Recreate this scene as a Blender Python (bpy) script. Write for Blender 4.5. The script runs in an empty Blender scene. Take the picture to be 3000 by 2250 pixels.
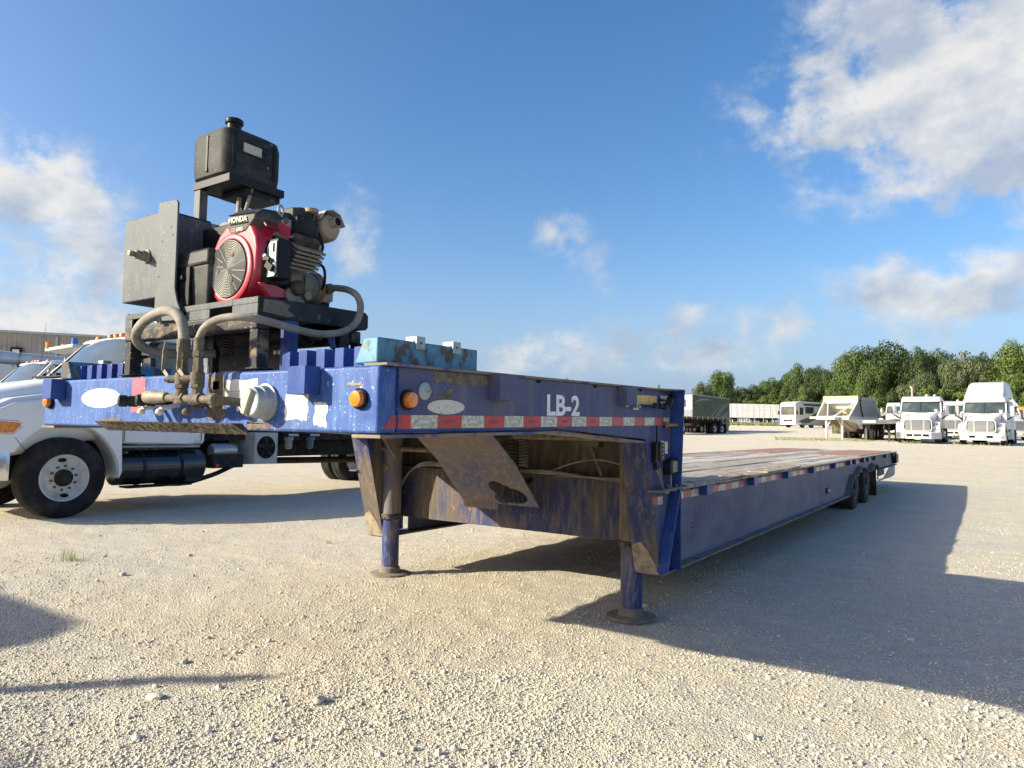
import bpy, bmesh, math, random
import numpy as np
from mathutils import Vector, Matrix
random.seed(7); rng = np.random.default_rng(11)
sc = bpy.context.scene
col = sc.collection
R_ = math.radians
# ------------------------------------------------------------------ camera
YAW, PITCH, ROLL, FPX = 0.5982, 0.0609, 0.0173, 2071.1
CAM = Vector((1.793, -1.7956, 1.2357))
_f = Vector((-math.sin(YAW)*math.cos(PITCH), math.cos(YAW)*math.cos(PITCH), math.sin(PITCH)))
_r = Vector((math.cos(YAW), math.sin(YAW), 0)); _u = _r.cross(_f)
CR = _r*math.cos(ROLL)+_u*math.sin(ROLL); CU = _u*math.cos(ROLL)-_r*math.sin(ROLL); CF = _f
cd = bpy.data.cameras.new('camera'); cam = bpy.data.objects.new('camera', cd); col.objects.link(cam)
cd.sensor_width = 36; cd.lens = FPX/3000*36; cd.clip_start = .05; cd.clip_end = 3000
M = Matrix((CR, CU, -CF)).transposed().to_4x4(); M.translation = CAM; cam.matrix_world = M
sc.camera = cam
# ------------------------------------------------------------------ sun and sky
LIGHT = Vector((1.65, 1.83, -1.0)).normalized()
TOSUN = -LIGHT
ELEV = math.asin(TOSUN.z); AZ = math.atan2(TOSUN.x, TOSUN.y)
sl = bpy.data.lights.new('sun', 'SUN'); sl.energy = 4.65; sl.angle = R_(.53); sl.color = (1, .92, .72)
so = bpy.data.objects.new('sun', sl); col.objects.link(so); so.rotation_euler = LIGHT.to_track_quat('-Z', 'Y').to_euler()
so.location = (-12, -12, 12)
sc.view_settings.view_transform = 'Standard'; sc.view_settings.look = 'None'
sc.view_settings.gamma = 1; sc.view_settings.use_curve_mapping = False
sc.view_settings.exposure = 1.05
w = bpy.data.worlds.new('World'); sc.world = w; w.use_nodes = True
def world():
    nt = w.node_tree; nt.nodes.clear(); N = nt.nodes.new; L = nt.links.new
    out = N('ShaderNodeOutputWorld'); bg = N('ShaderNodeBackground'); L(bg.outputs[0], out.inputs[0])
    sky = N('ShaderNodeTexSky'); sky.sky_type = 'NISHITA'; sky.sun_disc = False
    sky.sun_elevation = ELEV; sky.sun_rotation = AZ; sky.air_density = 1.0; sky.dust_density = 2.2; sky.ozone_density = 2.2
    bg.inputs[1].default_value = .108
    tc = N('ShaderNodeTexCoord')
    def vm(op, a, b=None):
        n = N('ShaderNodeVectorMath'); n.operation = op
        for i, s in enumerate((a, b)):
            if s is None: continue
            if isinstance(s, tuple): n.inputs[i].default_value = s
            else: L(s, n.inputs[i])
        return n.outputs[1] if op in ('DOT_PRODUCT', 'LENGTH', 'DISTANCE') else n.outputs[0]
    def ma(op, a, b=None, c=None, cl=False):
        n = N('ShaderNodeMath'); n.operation = op; n.use_clamp = cl
        for i, s in enumerate((a, b, c)):
            if s is None: continue
            if isinstance(s, (int, float)): n.inputs[i].default_value = s
            else: L(s, n.inputs[i])
        return n.outputs[0]
    d = vm('NORMALIZE', tc.outputs['Generated'])
    def fbm(scale, detail, rough, dist=0, off=(0, 0, 0), vec=None):
        m = N('ShaderNodeMapping'); L(vec or d, m.inputs[0]); m.inputs['Location'].default_value = off; m.inputs['Scale'].default_value = scale
        n = N('ShaderNodeTexNoise'); L(m.outputs[0], n.inputs[0]); n.inputs['Scale'].default_value = 1
        n.inputs['Detail'].default_value = detail; n.inputs['Roughness'].default_value = rough; n.inputs['Distortion'].default_value = dist
        return n.outputs[0]
    det = fbm((5.2, 5.2, 7.0), 8, .58, .12, (3.1, 1.7, .4))
    fine = fbm((17, 17, 22), 5, .6, .1, (7, 2, 1))
    # separate cumulus banks: direction of the bank, angular half width and half height, weight
    total = None
    for (u, v, rx, rz, k) in BANKS:
        c = (CF + CR*((u-1500)/FPX) + CU*((1125-v)/FPX)).normalized()
        h = Vector((c.y, -c.x, 0)).normalized(); up = h.cross(c).normalized()
        a = ma('DIVIDE', vm('DOT_PRODUCT', vm('SUBTRACT', d, tuple(c)), tuple(h)), rx); b = ma('DIVIDE', vm('DOT_PRODUCT', vm('SUBTRACT', d, tuple(c)), tuple(up)), rz)
        q = ma('ADD', ma('MULTIPLY', a, a), ma('MULTIPLY', b, b))
        front = ma('GREATER_THAN', vm('DOT_PRODUCT', d, tuple(c)), 0)
        g = ma('MULTIPLY', ma('MULTIPLY', ma('POWER', 2.718, ma('MULTIPLY', q, -1.1)), k), front)
        total = g if total is None else ma('MAXIMUM', total, g)
    # scattered banks in the rest of the sky, as in the view
    far = fbm((1.9, 1.9, 3.2), 3, .5, 0, (11, 4, 2))
    behind = ma('LESS_THAN', vm('DOT_PRODUCT', d, tuple(CF)), .45)
    tot2 = ma('MAXIMUM', total, ma('MULTIPLY', behind, ma('MULTIPLY', ma('SUBTRACT', far, .5), 4, cl=True)))
    nz = ma('SUBTRACT', ma('ADD', ma('MULTIPLY', det, .6), ma('MULTIPLY', fine, .4)), .5)
    dens = ma('ADD', ma('SUBTRACT', tot2, .46), ma('MULTIPLY', ma('MULTIPLY', nz, 6.4), ma('ADD', .12, ma('MULTIPLY', tot2, .9, cl=True))))
    rmp = N('ShaderNodeMapRange'); rmp.interpolation_type = 'SMOOTHSTEP'; L(dens, rmp.inputs[0])
    rmp.inputs[1].default_value = -.12; rmp.inputs[2].default_value = .8; rmp.inputs[3].default_value = 0; rmp.inputs[4].default_value = .94
    # cloud brightness: lit flank towards the sun, greyer base
    lit = fbm((5.2, 5.2, 7.0), 5, .55, .12, (3.1-.08, 1.7-.08, .4+.2))
    sh = N('ShaderNodeMapRange'); L(ma('ADD', ma('SUBTRACT', lit, det), ma('MULTIPLY', ma('SUBTRACT', fine, .5), .25)), sh.inputs[0])
    sh.inputs[1].default_value = -.11; sh.inputs[2].default_value = .12
    cm = N('ShaderNodeMix'); cm.data_type = 'RGBA'; L(sh.outputs[0], cm.inputs[0])
    cm.inputs[6].default_value = (3.9, 3.85, 3.75, 1); cm.inputs[7].default_value = (2.05, 2.4, 2.95, 1)
    hs = N('ShaderNodeHueSaturation'); hs.inputs['Saturation'].default_value = 1.3; L(sky.outputs[0], hs.inputs['Color'])
    # pale blue air low over the horizon
    el = N('ShaderNodeSeparateXYZ'); L(d, el.inputs[0])
    mul = N('ShaderNodeMix'); mul.data_type = 'RGBA'; mul.blend_type = 'MULTIPLY'; mul.inputs[0].default_value = 1; L(hs.outputs[0], mul.inputs[6]); mul.inputs[7].default_value = (1.06, .97, 1.0, 1)
    hz = N('ShaderNodeMapRange'); hz.interpolation_type = 'SMOOTHSTEP'; L(el.outputs[2], hz.inputs[0]); hz.inputs[1].default_value = .24; hz.inputs[2].default_value = -.02; hz.inputs[3].default_value = 0; hz.inputs[4].default_value = .82
    hm = N('ShaderNodeMix'); hm.data_type = 'RGBA'; L(hz.outputs[0], hm.inputs[0]); L(mul.outputs[2], hm.inputs[6]); hm.inputs[7].default_value = (1.4, 2.12, 3.4, 1)
    mx = N('ShaderNodeMix'); mx.data_type = 'RGBA'; L(rmp.outputs[0], mx.inputs[0]); L(hm.outputs[2], mx.inputs[6]); L(cm.outputs[2], mx.inputs[7])
    L(mx.outputs[2], bg.inputs[0])
# cloud banks: picture column and row (3000 x 2250), angular half sizes (rad), weight
BANKS = [(2720, 230, .21, .13, 1.55), (2400, 380, .13, .07, 1.15), (2880, 500, .15, .08, 1.15), (2800, 850, .19, .07, 1.0),
         (50, 560, .14, .10, 1.25), (170, 850, .2, .11, 1.3), (1040, 700, .05, .11, .72), (1640, 690, .05, .05, .7), (1740, 800, .06, .05, .6), (1600, 1045, .16, .05, 1.0), (1950, 1040, .2, .055, 1.0), (2250, 940, .16, .05, .85)]
world()
# ------------------------------------------------------------------ pixel helpers (3000 x 2250 picture)
def pray(u, v): return CF + CR*((u-1500)/FPX) + CU*((1125-v)/FPX)
def onx(u, v, x): d = pray(u, v); return CAM + d*((x-CAM.x)/d.x)
def ony(u, v, y): d = pray(u, v); return CAM + d*((y-CAM.y)/d.y)
def onz(u, v, z): d = pray(u, v); return CAM + d*((z-CAM.z)/d.z)
def zg(x, y):
    s = (x-CAM.x)*-.5632 + (y-CAM.y)*.8264
    if s < 10: return 0.0
    if s < 16: return .0215*(s-10)**2/12
    return .0215*(min(s, 175)-13)
def at(u, dist):
    """ground point seen in picture column u at axial distance dist"""
    d = pray(u, 1250); P = CAM + d*dist
    return Vector((P.x, P.y, zg(P.x, P.y)))
def heading(u): d = pray(u, 1250); return math.atan2(-d.x, d.y)   # rotation about z that makes local +y run along the view ray
# ------------------------------------------------------------------ materials
MATS = {}
def pm(name, base, rough=.5, metal=0, layers=(), bump=None, spec=.5, coat=0, trans=0, alpha=1, emit=None, space='Object'):
    """principled material; layers = (colour, scale, lo, hi, stretch, seed[, rough])"""
    if name in MATS: return MATS[name]
    m = bpy.data.materials.new(name); m.use_nodes = True; nt = m.node_tree; N = nt.nodes.new; L = nt.links.new
    b = nt.nodes['Principled BSDF']
    b.inputs['Roughness'].default_value = rough; b.inputs['Metallic'].default_value = metal
    b.inputs['Specular IOR Level'].default_value = spec; b.inputs['Coat Weight'].default_value = coat
    b.inputs['Transmission Weight'].default_value = trans; b.inputs['Alpha'].default_value = alpha
    tc = N('ShaderNodeTexCoord')
    if space == 'World':
        g = N('ShaderNodeNewGeometry'); vec = g.outputs['Position']
    else: vec = tc.outputs['Object']
    def noise(scale, stretch, seed, detail=6, rg=.6):
        mp = N('ShaderNodeMapping'); L(vec, mp.inputs[0]); mp.inputs['Location'].default_value = (seed*1.7, seed*.9, seed*2.3)
        mp.inputs['Scale'].default_value = [scale*s for s in (stretch or (1, 1, 1))]
        n = N('ShaderNodeTexNoise'); L(mp.outputs[0], n.inputs[0]); n.inputs['Scale'].default_value = 1
        n.inputs['Detail'].default_value = detail; n.inputs['Roughness'].default_value = rg
        return n.outputs[0]
    c = None; rg = None
    rgb = N('ShaderNodeRGB'); rgb.outputs[0].default_value = (*base, 1); c = rgb.outputs[0]
    rv = N('ShaderNodeValue'); rv.outputs[0].default_value = rough; rg = rv.outputs[0]
    for ly in layers:
        lc, s, lo, hi, st, seed = ly[:6]
        f = N('ShaderNodeMapRange'); L(noise(s, st, seed), f.inputs[0]); f.inputs[1].default_value = lo; f.inputs[2].default_value = hi
        if len(ly) > 7: f.inputs[4].default_value = ly[7]
        mx = N('ShaderNodeMix'); mx.data_type = 'RGBA'; L(f.outputs[0], mx.inputs[0]); L(c, mx.inputs[6]); mx.inputs[7].default_value = (*lc, 1); c = mx.outputs[2]
        if len(ly) > 6 and ly[6] is not None:
            mr = N('ShaderNodeMix'); L(f.outputs[0], mr.inputs[0]); L(rg, mr.inputs[2]); mr.inputs[3].default_value = ly[6]; rg = mr.outputs[0]
    L(c, b.inputs['Base Color']); L(rg, b.inputs['Roughness'])
    if bump:
        bp = N('ShaderNodeBump'); L(noise(bump[0], bump[3] if len(bump) > 3 else None, 5, 5), bp.inputs['Height']); bp.inputs['Strength'].default_value = bump[1]; bp.inputs['Distance'].default_value = bump[2]
        L(bp.outputs[0], b.inputs['Normal'])
    if emit: b.inputs['Emission Color'].default_value = (*emit[:3], 1); b.inputs['Emission Strength'].default_value = emit[3]
    MATS[name] = m; return m
DUST = (.36, .31, .23); MUD = (.20, .155, .10)
BLUE = pm('blue_paint', (.026, .07, .26), .42, spec=.22, layers=[
    ((.06, .135, .36), 3.2, .36, .62, (1, 1, 1.3), 1, .65, .75), ((.15, .23, .42), 17, .47, .75, (3, 3, .55), 3, .75, .6), (DUST, 2.4, .58, .95, (1, 1, 2), 2, .85, .4),
    ((.68, .68, .66), 85, .65, .695, None, 4, .8, .9), ((.62, .62, .60), 34, .69, .72, (1, 1, .5), 8, .8, .9), ((.27, .13, .06), 38, .735, .77, None, 6, .9)], bump=(60, .06, .002))
BLUESHADE = pm('blue_paint_shaded', (.022, .05, .20), .36, spec=.22, layers=[((.045, .095, .30), 5, .4, .7, None, 1), ((.22, .23, .30), 20, .58, .8, (3, 3, .6), 3, .8, .5), ((.6, .6, .58), 90, .68, .72, None, 4, .8, .8), ((.26, .13, .06), 30, .72, .76, None, 6, .9)], bump=(60, .06, .002))  # same trailer blue with shade darkened into it, for pockets, stubs, uprights; worn flecks
BLUESIDE = pm('blue_paint_dusty', (.038, .047, .135), .48, spec=.22, layers=[
    ((.21, .205, .22), 1.8, .34, .60, (1, .6, 1.5), 1, .7, .85), ((.25, .215, .17), 9, .47, .8, (2, 2, .3), 3, .85, .6), ((.30, .27, .24), 3.2, .62, .8, (1.2, 5, .12), 9, .9, .45),
    ((.5, .47, .42), 110, .67, .72, None, 4, .8, .7), ((.23, .10, .045), 26, .70, .75, None, 6, .9)], bump=(60, .06, .002))
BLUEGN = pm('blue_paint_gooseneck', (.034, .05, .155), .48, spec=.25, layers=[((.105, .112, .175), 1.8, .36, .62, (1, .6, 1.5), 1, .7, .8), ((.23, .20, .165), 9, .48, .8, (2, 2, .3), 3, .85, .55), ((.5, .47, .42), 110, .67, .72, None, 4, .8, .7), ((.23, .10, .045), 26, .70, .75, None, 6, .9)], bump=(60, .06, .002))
GRIMY = pm('blue_paint_grimy', (.03, .042, .12), .55, spec=.22, layers=[((.13, .105, .075), 4, .40, .58, (1, 1, .5), 1, .9, .85), ((.25, .20, .14), 16, .5, .75, (2, 2, .3), 3, .95, .65), ((.5, .45, .38), 70, .66, .70, None, 4, .9, .8), ((.28, .14, .06), 18, .63, .72, None, 7, .95)], bump=(60, .15, .003))
BLUEMUD = pm('blue_paint_muddy', (.05, .08, .24), .6, spec=.22, layers=[
    (MUD, 3, .30, .56, (1, 1, .6), 1, .9, .8), ((.30, .24, .165), 14, .46, .75, (2, 2, .35), 3, .95, .75), ((.30, .16, .07), 16, .66, .74, None, 7, .95), ((.42, .35, .26), 90, .68, .74, None, 4, .9)], bump=(70, .18, .004))
MUDDY = pm('caked_mud', (.115, .09, .06), .95, layers=[((.23, .185, .125), 9, .4, .7, (2, 2, .5), 1), ((.05, .055, .10), 5, .6, .75, None, 3), ((.30, .20, .10), 24, .66, .76, None, 4)], bump=(55, .35, .008))
MUDCLOD = pm('mud_clods', (.16, .125, .08), .98, layers=[((.32, .27, .19), 40, .45, .7, None, 1), ((.06, .045, .03), 60, .58, .7, None, 3)], bump=(90, .9, .02))
RUSTBLUE = pm('rubbed_flange', (.19, .16, .12), .75, layers=[((.045, .06, .19), 7, .5, .62, None, 1), ((.32, .19, .09), 20, .55, .7, None, 2), ((.5, .42, .28), 5, .62, .8, None, 3)], bump=(60, .2, .004))
BLACKSTEEL = pm('black_steel', (.013, .015, .019), .42, spec=.16, layers=[((.05, .053, .056), 3.5, .48, .85, None, 1, .6), ((.20, .175, .13), 26, .62, .72, (1, 1, .6), 2, .9, .75), ((.45, .43, .4), 120, .70, .75, None, 4, .9)], bump=(50, .08, .002))
GREYSTEEL = pm('grey_steel', (.085, .097, .104), .45, spec=.16, layers=[((.125, .14, .145), 3, .4, .72, None, 1, .6), ((.19, .20, .195), 16, .5, .75, (2, 2, .5), 6, .8, .7), ((.42, .40, .35), 70, .635, .685, None, 2, .9, .9), ((.3, .2, .12), 40, .72, .77, None, 5, .9)], bump=(60, .06, .002))
RUSTYBLACK = pm('black_steel_rust', (.03, .032, .036), .6, spec=.16, layers=[((.34, .24, .15), 9, .5, .68, (1, 1, 1.6), 1, .9, .8), ((.38, .34, .28), 60, .62, .7, None, 3, .9)], bump=(60, .2, .003))
BLACKPLASTIC = pm('black_plastic', (.011, .012, .014), .42, spec=.16, layers=[((.085, .085, .08), 4, .5, .85, (1, 1, 2), 1, .75), ((.42, .40, .36), 45, .70, .74, None, 2, .9)], bump=(160, .05, .001))
DARKPLASTIC = pm('dark_plastic', (.024, .025, .025), .45, spec=.16, layers=[((.13, .127, .12), 5, .42, .8, (1, 1, 1.5), 1, .8), ((.4, .37, .3), 60, .68, .73, None, 2, .9)], bump=(160, .05, .001))
RED = pm('red_shroud', (.42, .015, .035), .32, coat=.15, layers=[((.46, .10, .11), 6, .48, .85, None, 1, .5, .6), ((.42, .36, .28), 50, .70, .75, None, 2, .9, .7)])
ALU = pm('cast_alloy_dirty', (.23, .215, .185), .55, metal=.35, layers=[((.24, .20, .145), 9, .4, .7, None, 1, .9), ((.07, .06, .05), 20, .6, .75, None, 2, .9)], bump=(70, .3, .004))
DARKENG = pm('engine_dark', (.035, .033, .03), .7, spec=.16, layers=[((.14, .115, .08), 12, .45, .75, None, 1, .9)], bump=(60, .3, .004))
TAN = pm('muffler_tan', (.33, .255, .19), .7, layers=[((.21, .15, .10), 8, .45, .75, None, 1), ((.42, .35, .28), 30, .6, .75, None, 2)], bump=(60, .12, .002))
STEEL = pm('bare_steel', (.42, .42, .41), .38, metal=.75, layers=[((.33, .29, .22), 25, .5, .75, None, 1, .8)])
GALV = pm('galvanised', (.34, .37, .37), .55, metal=.3, layers=[((.22, .24, .24), 30, .5, .7, None, 1), ((.3, .2, .13), 40, .68, .75, None, 2)])
BRASS = pm('dirty_brass', (.26, .225, .17), .6, metal=.15, layers=[((.16, .12, .08), 30, .45, .7, None, 1, .9)])
FITTING = pm('muddy_fitting', (.15, .125, .092), .8, metal=.15, layers=[((.10, .08, .055), 20, .4, .65, None, 1), ((.30, .265, .21), 60, .58, .7, None, 2)], bump=(120, .6, .005))
HOSE = pm('dusty_hose', (.17, .157, .13), .8, layers=[((.33, .30, .245), 8, .35, .7, None, 1), ((.07, .07, .065), 30, .6, .75, None, 2)], bump=(150, .15, .002))
RUBBER = pm('tyre_rubber', (.016, .016, .017), .75, spec=.16, layers=[((.06, .056, .05), 5, .45, .8, None, 1, .9)], bump=(60, .1, .002))
RUBBERDUST = pm('tyre_rubber_dusty', (.03, .029, .027), .85, spec=.16, layers=[((.12, .105, .085), 5, .4, .75, None, 1, .95)], bump=(60, .15, .003))
BLACK = pm('black_recess', (.008, .008, .009), .8, spec=.16)
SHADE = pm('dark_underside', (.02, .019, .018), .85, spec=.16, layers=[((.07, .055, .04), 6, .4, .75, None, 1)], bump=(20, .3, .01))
WHITE = pm('white_paint', (.74, .74, .73), .28, coat=.35, layers=[((.60, .585, .55), 2.2, .5, .85, None, 1, .5, .6)])
WHITEBG = pm('white_paint_worn', (.60, .60, .585), .35, coat=.2, layers=[((.44, .42, .375), 1.6, .48, .8, None, 1, .6, .7), ((.38, .34, .27), 5, .58, .8, (1, 1, .4), 2, .8, .6)])
CREAM = pm('cream_paint', (.66, .63, .54), .5, layers=[((.48, .44, .35), 1.5, .5, .8, None, 1, .8)])
RIMWHITE = pm('rim_white', (.55, .53, .49), .5, layers=[((.33, .28, .21), 7, .45, .8, None, 1, .8), ((.25, .13, .07), 30, .68, .75, None, 3, .9)])
CHROME = pm('chrome', (.62, .63, .64), .16, metal=1, layers=[((.40, .36, .30), 6, .5, .85, None, 1, .5)])
GLASS = pm('vehicle_glass', (.035, .05, .052), .06, spec=.8, coat=.3, layers=[((.10, .115, .11), 1.2, .45, .75, None, 2, .12)])
LEDGLASS = pm('headlamp_glass', (.55, .56, .55), .12, spec=.8, layers=[((.2, .2, .2), 9, .45, .65, None, 1)])
AMBER = pm('amber_lens', (.75, .22, .015), .2, coat=.6, layers=[((.50, .11, .008), 25, .45, .65, None, 1)])
AMBERBASE = pm('amber_base', (.62, .15, .01), .3, coat=.4)
BLUELENS = pm('blue_lens', (.01, .09, .42), .2, coat=.5)
YELLOWST = pm('yellow_sticker', (.66, .44, .12), .6, layers=[((.34, .25, .12), 20, .5, .75, None, 1)])
PAPER = pm('worn_sticker', (.66, .64, .56), .7, layers=[((.42, .38, .31), 25, .56, .74, None, 1), ((.09, .10, .2), 50, .70, .74, None, 2)])
TAPERED = pm('tape_red', (.44, .028, .028), .35, layers=[((.22, .035, .03), 9, .45, .8, None, 1)])
TAPEWHITE = pm('tape_white', (.56, .55, .47), .35, layers=[((.30, .28, .22), 60, .45, .6, None, 1), ((.2, .17, .12), 12, .62, .78, None, 2)])
LETTER = pm('white_lettering', (.72, .72, .71), .5, layers=[((.45, .43, .40), 30, .58, .75, None, 1)])
LETTERTAN = pm('pale_lettering', (.40, .38, .325), .5)
TEAL = pm('teal_paint', (.05, .19, .30), .5, layers=[((.075, .24, .35), 6, .45, .7, None, 1), ((.085, .08, .07), 9, .50, .58, (1, 1.2, .8), 2, .85), ((.30, .17, .09), 20, .62, .68, None, 3, .9)], bump=(50, .15, .003))
REDFADE = pm('faded_red_paint', (.30, .06, .08), .6, layers=[((.50, .43, .40), 70, .60, .70, None, 1), ((.12, .08, .22), 12, .58, .75, None, 2)])
WOOD = pm('deck_timber', (.34, .30, .25), .9, layers=[((.17, .145, .115), 5, .44, .66, (6, .5, 1), 1), ((.50, .46, .40), 14, .5, .72, (8, .4, 1), 2), ((.42, .36, .29), 1.2, .5, .75, None, 4)], bump=(40, .5, .01, (6, .4, 1)))
WOOD2 = pm('deck_timber_pale', (.46, .43, .385), .85, layers=[((.28, .25, .21), 5, .45, .7, (7, .4, 1), 3), ((.56, .52, .47), 3, .5, .75, (3, .3, 1), 5)], bump=(40, .35, .01, (6, .4, 1)))
RUSTPLATE = pm('rusty_tread_plate', (.30, .14, .09), .8, layers=[((.36, .27, .24), 12, .45, .62, None, 1), ((.12, .085, .10), 30, .55, .7, None, 2)], bump=(45, .7, .012))
EDGEPLATE = pm('rub_plate', (.40, .32, .22), .6, metal=.3, layers=[((.13, .11, .095), 8, .45, .7, None, 1, .8)], bump=(40, .1, .003))
RUST = pm('rust', (.26, .14, .06), .9, layers=[((.36, .20, .06), 20, .45, .7, None, 1)], bump=(80, .4, .004))
# ------------------------------------------------------------------ mesh builder
class MB:
    def __init__(s): s.v = []; s.f = []; s.m = []; s.mi = 0
    def add(s, vs, fs):
        o = len(s.v); s.v += [tuple(p) for p in vs]; s.f += [tuple(i+o for i in f) for f in fs]; s.m += [s.mi]*len(fs); return s
    def box(s, x0, x1, y0, y1, z0, z1):
        return s.add([(x0, y0, z0), (x1, y0, z0), (x1, y1, z0), (x0, y1, z0), (x0, y0, z1), (x1, y0, z1), (x1, y1, z1), (x0, y1, z1)],
                     [(0, 3, 2, 1), (4, 5, 6, 7), (0, 1, 5, 4), (1, 2, 6, 5), (2, 3, 7, 6), (3, 0, 4, 7)])
    def obox(s, c, size, rot=(0, 0, 0)):
        from mathutils import Euler
        m = Euler(rot).to_matrix(); h = [k/2 for k in size]; c = Vector(c)
        vs = [c + m @ Vector((a*h[0], b*h[1], d*h[2])) for d in (-1, 1) for a, b in ((-1, -1), (1, -1), (1, 1), (-1, 1))]
        return s.add(vs, [(0, 3, 2, 1), (4, 5, 6, 7), (0, 1, 5, 4), (1, 2, 6, 5), (2, 3, 7, 6), (3, 0, 4, 7)])
    def bar(s, p0, p1, wd, ht, up=(0, 0, 1)):
        p0 = Vector(p0); p1 = Vector(p1); d = (p1-p0).normalized(); u = Vector(up); a = d.cross(u)
        if a.length < 1e-4: a = d.cross(Vector((1, 0, 0)))
        a.normalize(); b = a.cross(d).normalized(); vs = []
        for p in (p0, p1):
            for i, j in ((-1, -1), (1, -1), (1, 1), (-1, 1)): vs.append(p + a*(i*wd/2) + b*(j*ht/2))
        return s.add(vs, [(0, 3, 2, 1), (4, 5, 6, 7), (0, 1, 5, 4), (1, 2, 6, 5), (2, 3, 7, 6), (3, 0, 4, 7)])
    def prism(s, pts, axis, a, b):
        n = len(pts)
        def P(q, t): return {'x': (t, q[0], q[1]), 'y': (q[0], t, q[1]), 'z': (q[0], q[1], t)}[axis]
        return s.add([P(q, a) for q in pts]+[P(q, b) for q in pts],
                     [tuple(range(n))[::-1], tuple(range(n, 2*n))]+[(i, (i+1) % n, n+(i+1) % n, n+i) for i in range(n)])
    def loft(s, rings, cap=True, closed=True):
        n = len(rings[0]); vs = [p for r in rings for p in r]; fs = []
        for k in range(len(rings)-1):
            for i in range(n if closed else n-1):
                j = (i+1) % n; fs.append((k*n+i, k*n+j, (k+1)*n+j, (k+1)*n+i))
        if cap: fs += [tuple(range(n))[::-1], tuple(range((len(rings)-1)*n, len(rings)*n))]
        return s.add(vs, fs)
    def tube(s, path, r, n=10, caps=True):
        P = [Vector(p) for p in path]; rings = []; t0 = (P[1]-P[0]).normalized()
        a = t0.cross(Vector((0, 0, 1))); a = a if a.length > .01 else t0.cross(Vector((1, 0, 0))); a.normalize()
        for i, p in enumerate(P):
            t = ((P[min(i+1, len(P)-1)]-P[max(i-1, 0)])).normalized()
            a = (a - t*a.dot(t)).normalized(); b = t.cross(a); rr = r[i] if isinstance(r, (list, tuple)) else r
            rings.append([p + (a*math.cos(k*2*math.pi/n) + b*math.sin(k*2*math.pi/n))*rr for k in range(n)])
        return s.loft(rings, caps)
    def cyl(s, p0, p1, r0, r1=None, n=20): return s.tube([p0, p1], [r0, r0 if r1 is None else r1], n)
    def lathe(s, prof, o, axis, n=28, cap=True):
        """prof = (radius, height along axis)"""
        o = Vector(o); t = Vector(axis).normalized(); a = t.cross(Vector((0, 0, 1))); a = a if a.length > .01 else t.cross(Vector((1, 0, 0))); a.normalize(); b = t.cross(a)
        rings = [[o + t*h + (a*math.cos(k*2*math.pi/n)+b*math.sin(k*2*math.pi/n))*max(r, 1e-4) for k in range(n)] for r, h in prof]
        return s.loft(rings, cap)
    def plate(s, u0, u1, v0, v1, holes, axis, a, b):
        """flat plate with rectangular holes, extruded along axis"""
        us = sorted({u0, u1, *[h[0] for h in holes], *[h[1] for h in holes]}); vs = sorted({v0, v1, *[h[2] for h in holes], *[h[3] for h in holes]})
        for i in range(len(us)-1):
            for j in range(len(vs)-1):
                cu = (us[i]+us[i+1])/2; cv = (vs[j]+vs[j+1])/2
                if any(h[0] < cu < h[1] and h[2] < cv < h[3] for h in holes): continue
                s.prism([(us[i], vs[j]), (us[i+1], vs[j]), (us[i+1], vs[j+1]), (us[i], vs[j+1])], axis, a, b)
        return s
    def xf(s, fn): s.v = [tuple(fn(*p)) for p in s.v]; return s
    def build(s, name, mat, parent=None, bevel=0, seg=2, smooth=True, label=None):
        me = bpy.data.meshes.new(name); me.from_pydata(s.v, [], s.f)
        bm = bmesh.new(); bm.from_mesh(me); bmesh.ops.recalc_face_normals(bm, faces=bm.faces); bm.to_mesh(me); bm.free()
        for mm in (mat if isinstance(mat, (list, tuple)) else [mat]): me.materials.append(mm)
        if isinstance(mat, (list, tuple)): me.polygons.foreach_set('material_index', s.m)
        if smooth: me.shade_smooth(); me.set_sharp_from_angle(angle=R_(38))
        o = bpy.data.objects.new(name, me); col.objects.link(o)
        if parent is not None:
            o.parent = parent
            if parent.get('_world') and parent.parent is None: o.matrix_parent_inverse = Matrix.Translation(-parent.location)
        if bevel:
            md = o.modifiers.new('bevel', 'BEVEL'); md.width = bevel; md.segments = seg; md.limit_method = 'ANGLE'; md.angle_limit = R_(40)
        if label: o['label'] = label
        return o
def tag(o, label, cat, group=None, kind=None):
    o['label'] = label; o['category'] = cat
    if group: o['group'] = group
    if kind: o['kind'] = kind
    return o
def thing(name, label, cat, loc=(0, 0, 0), rz=0, group=None, world=False):
    o = bpy.data.objects.new(name, None); col.objects.link(o); o.location = loc; o.rotation_euler = (0, 0, rz); o.empty_display_size = .2
    if world: o['_world'] = 1
    return tag(o, label, cat, group)
def copy_tree(o, parent=None):
    c = o.copy(); col.objects.link(c); c.parent = parent
    if parent is not None: c.matrix_parent_inverse = o.matrix_parent_inverse.copy()
    for ch in list(o.children): copy_tree(ch, c)
    return c
def shapes(name, mat, parent, fn, **k): m = MB(); fn(m); return m.build(name, mat, parent, **k)
def B(name, mat, parent, x0, x1, y0, y1, z0, z1, bevel=.003, f=None, **k):
    m = MB().box(x0, x1, y0, y1, z0, z1)
    if f: m.xf(f)
    return m.build(name, mat, parent, bevel=bevel, **k)
def smoothpath(pts, n=8):
    """Catmull-Rom"""
    P = [Vector(p) for p in pts]; out = []
    for i in range(len(P)-1):
        a, b, c, d = P[max(i-1, 0)], P[i], P[i+1], P[min(i+2, len(P)-1)]
        for k in range(n):
            t = k/n; out.append(.5*((2*b)+(c-a)*t+(2*a-5*b+4*c-d)*t*t+(3*b-a-3*c+d)*t**3))
    return out+[P[-1]]
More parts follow.
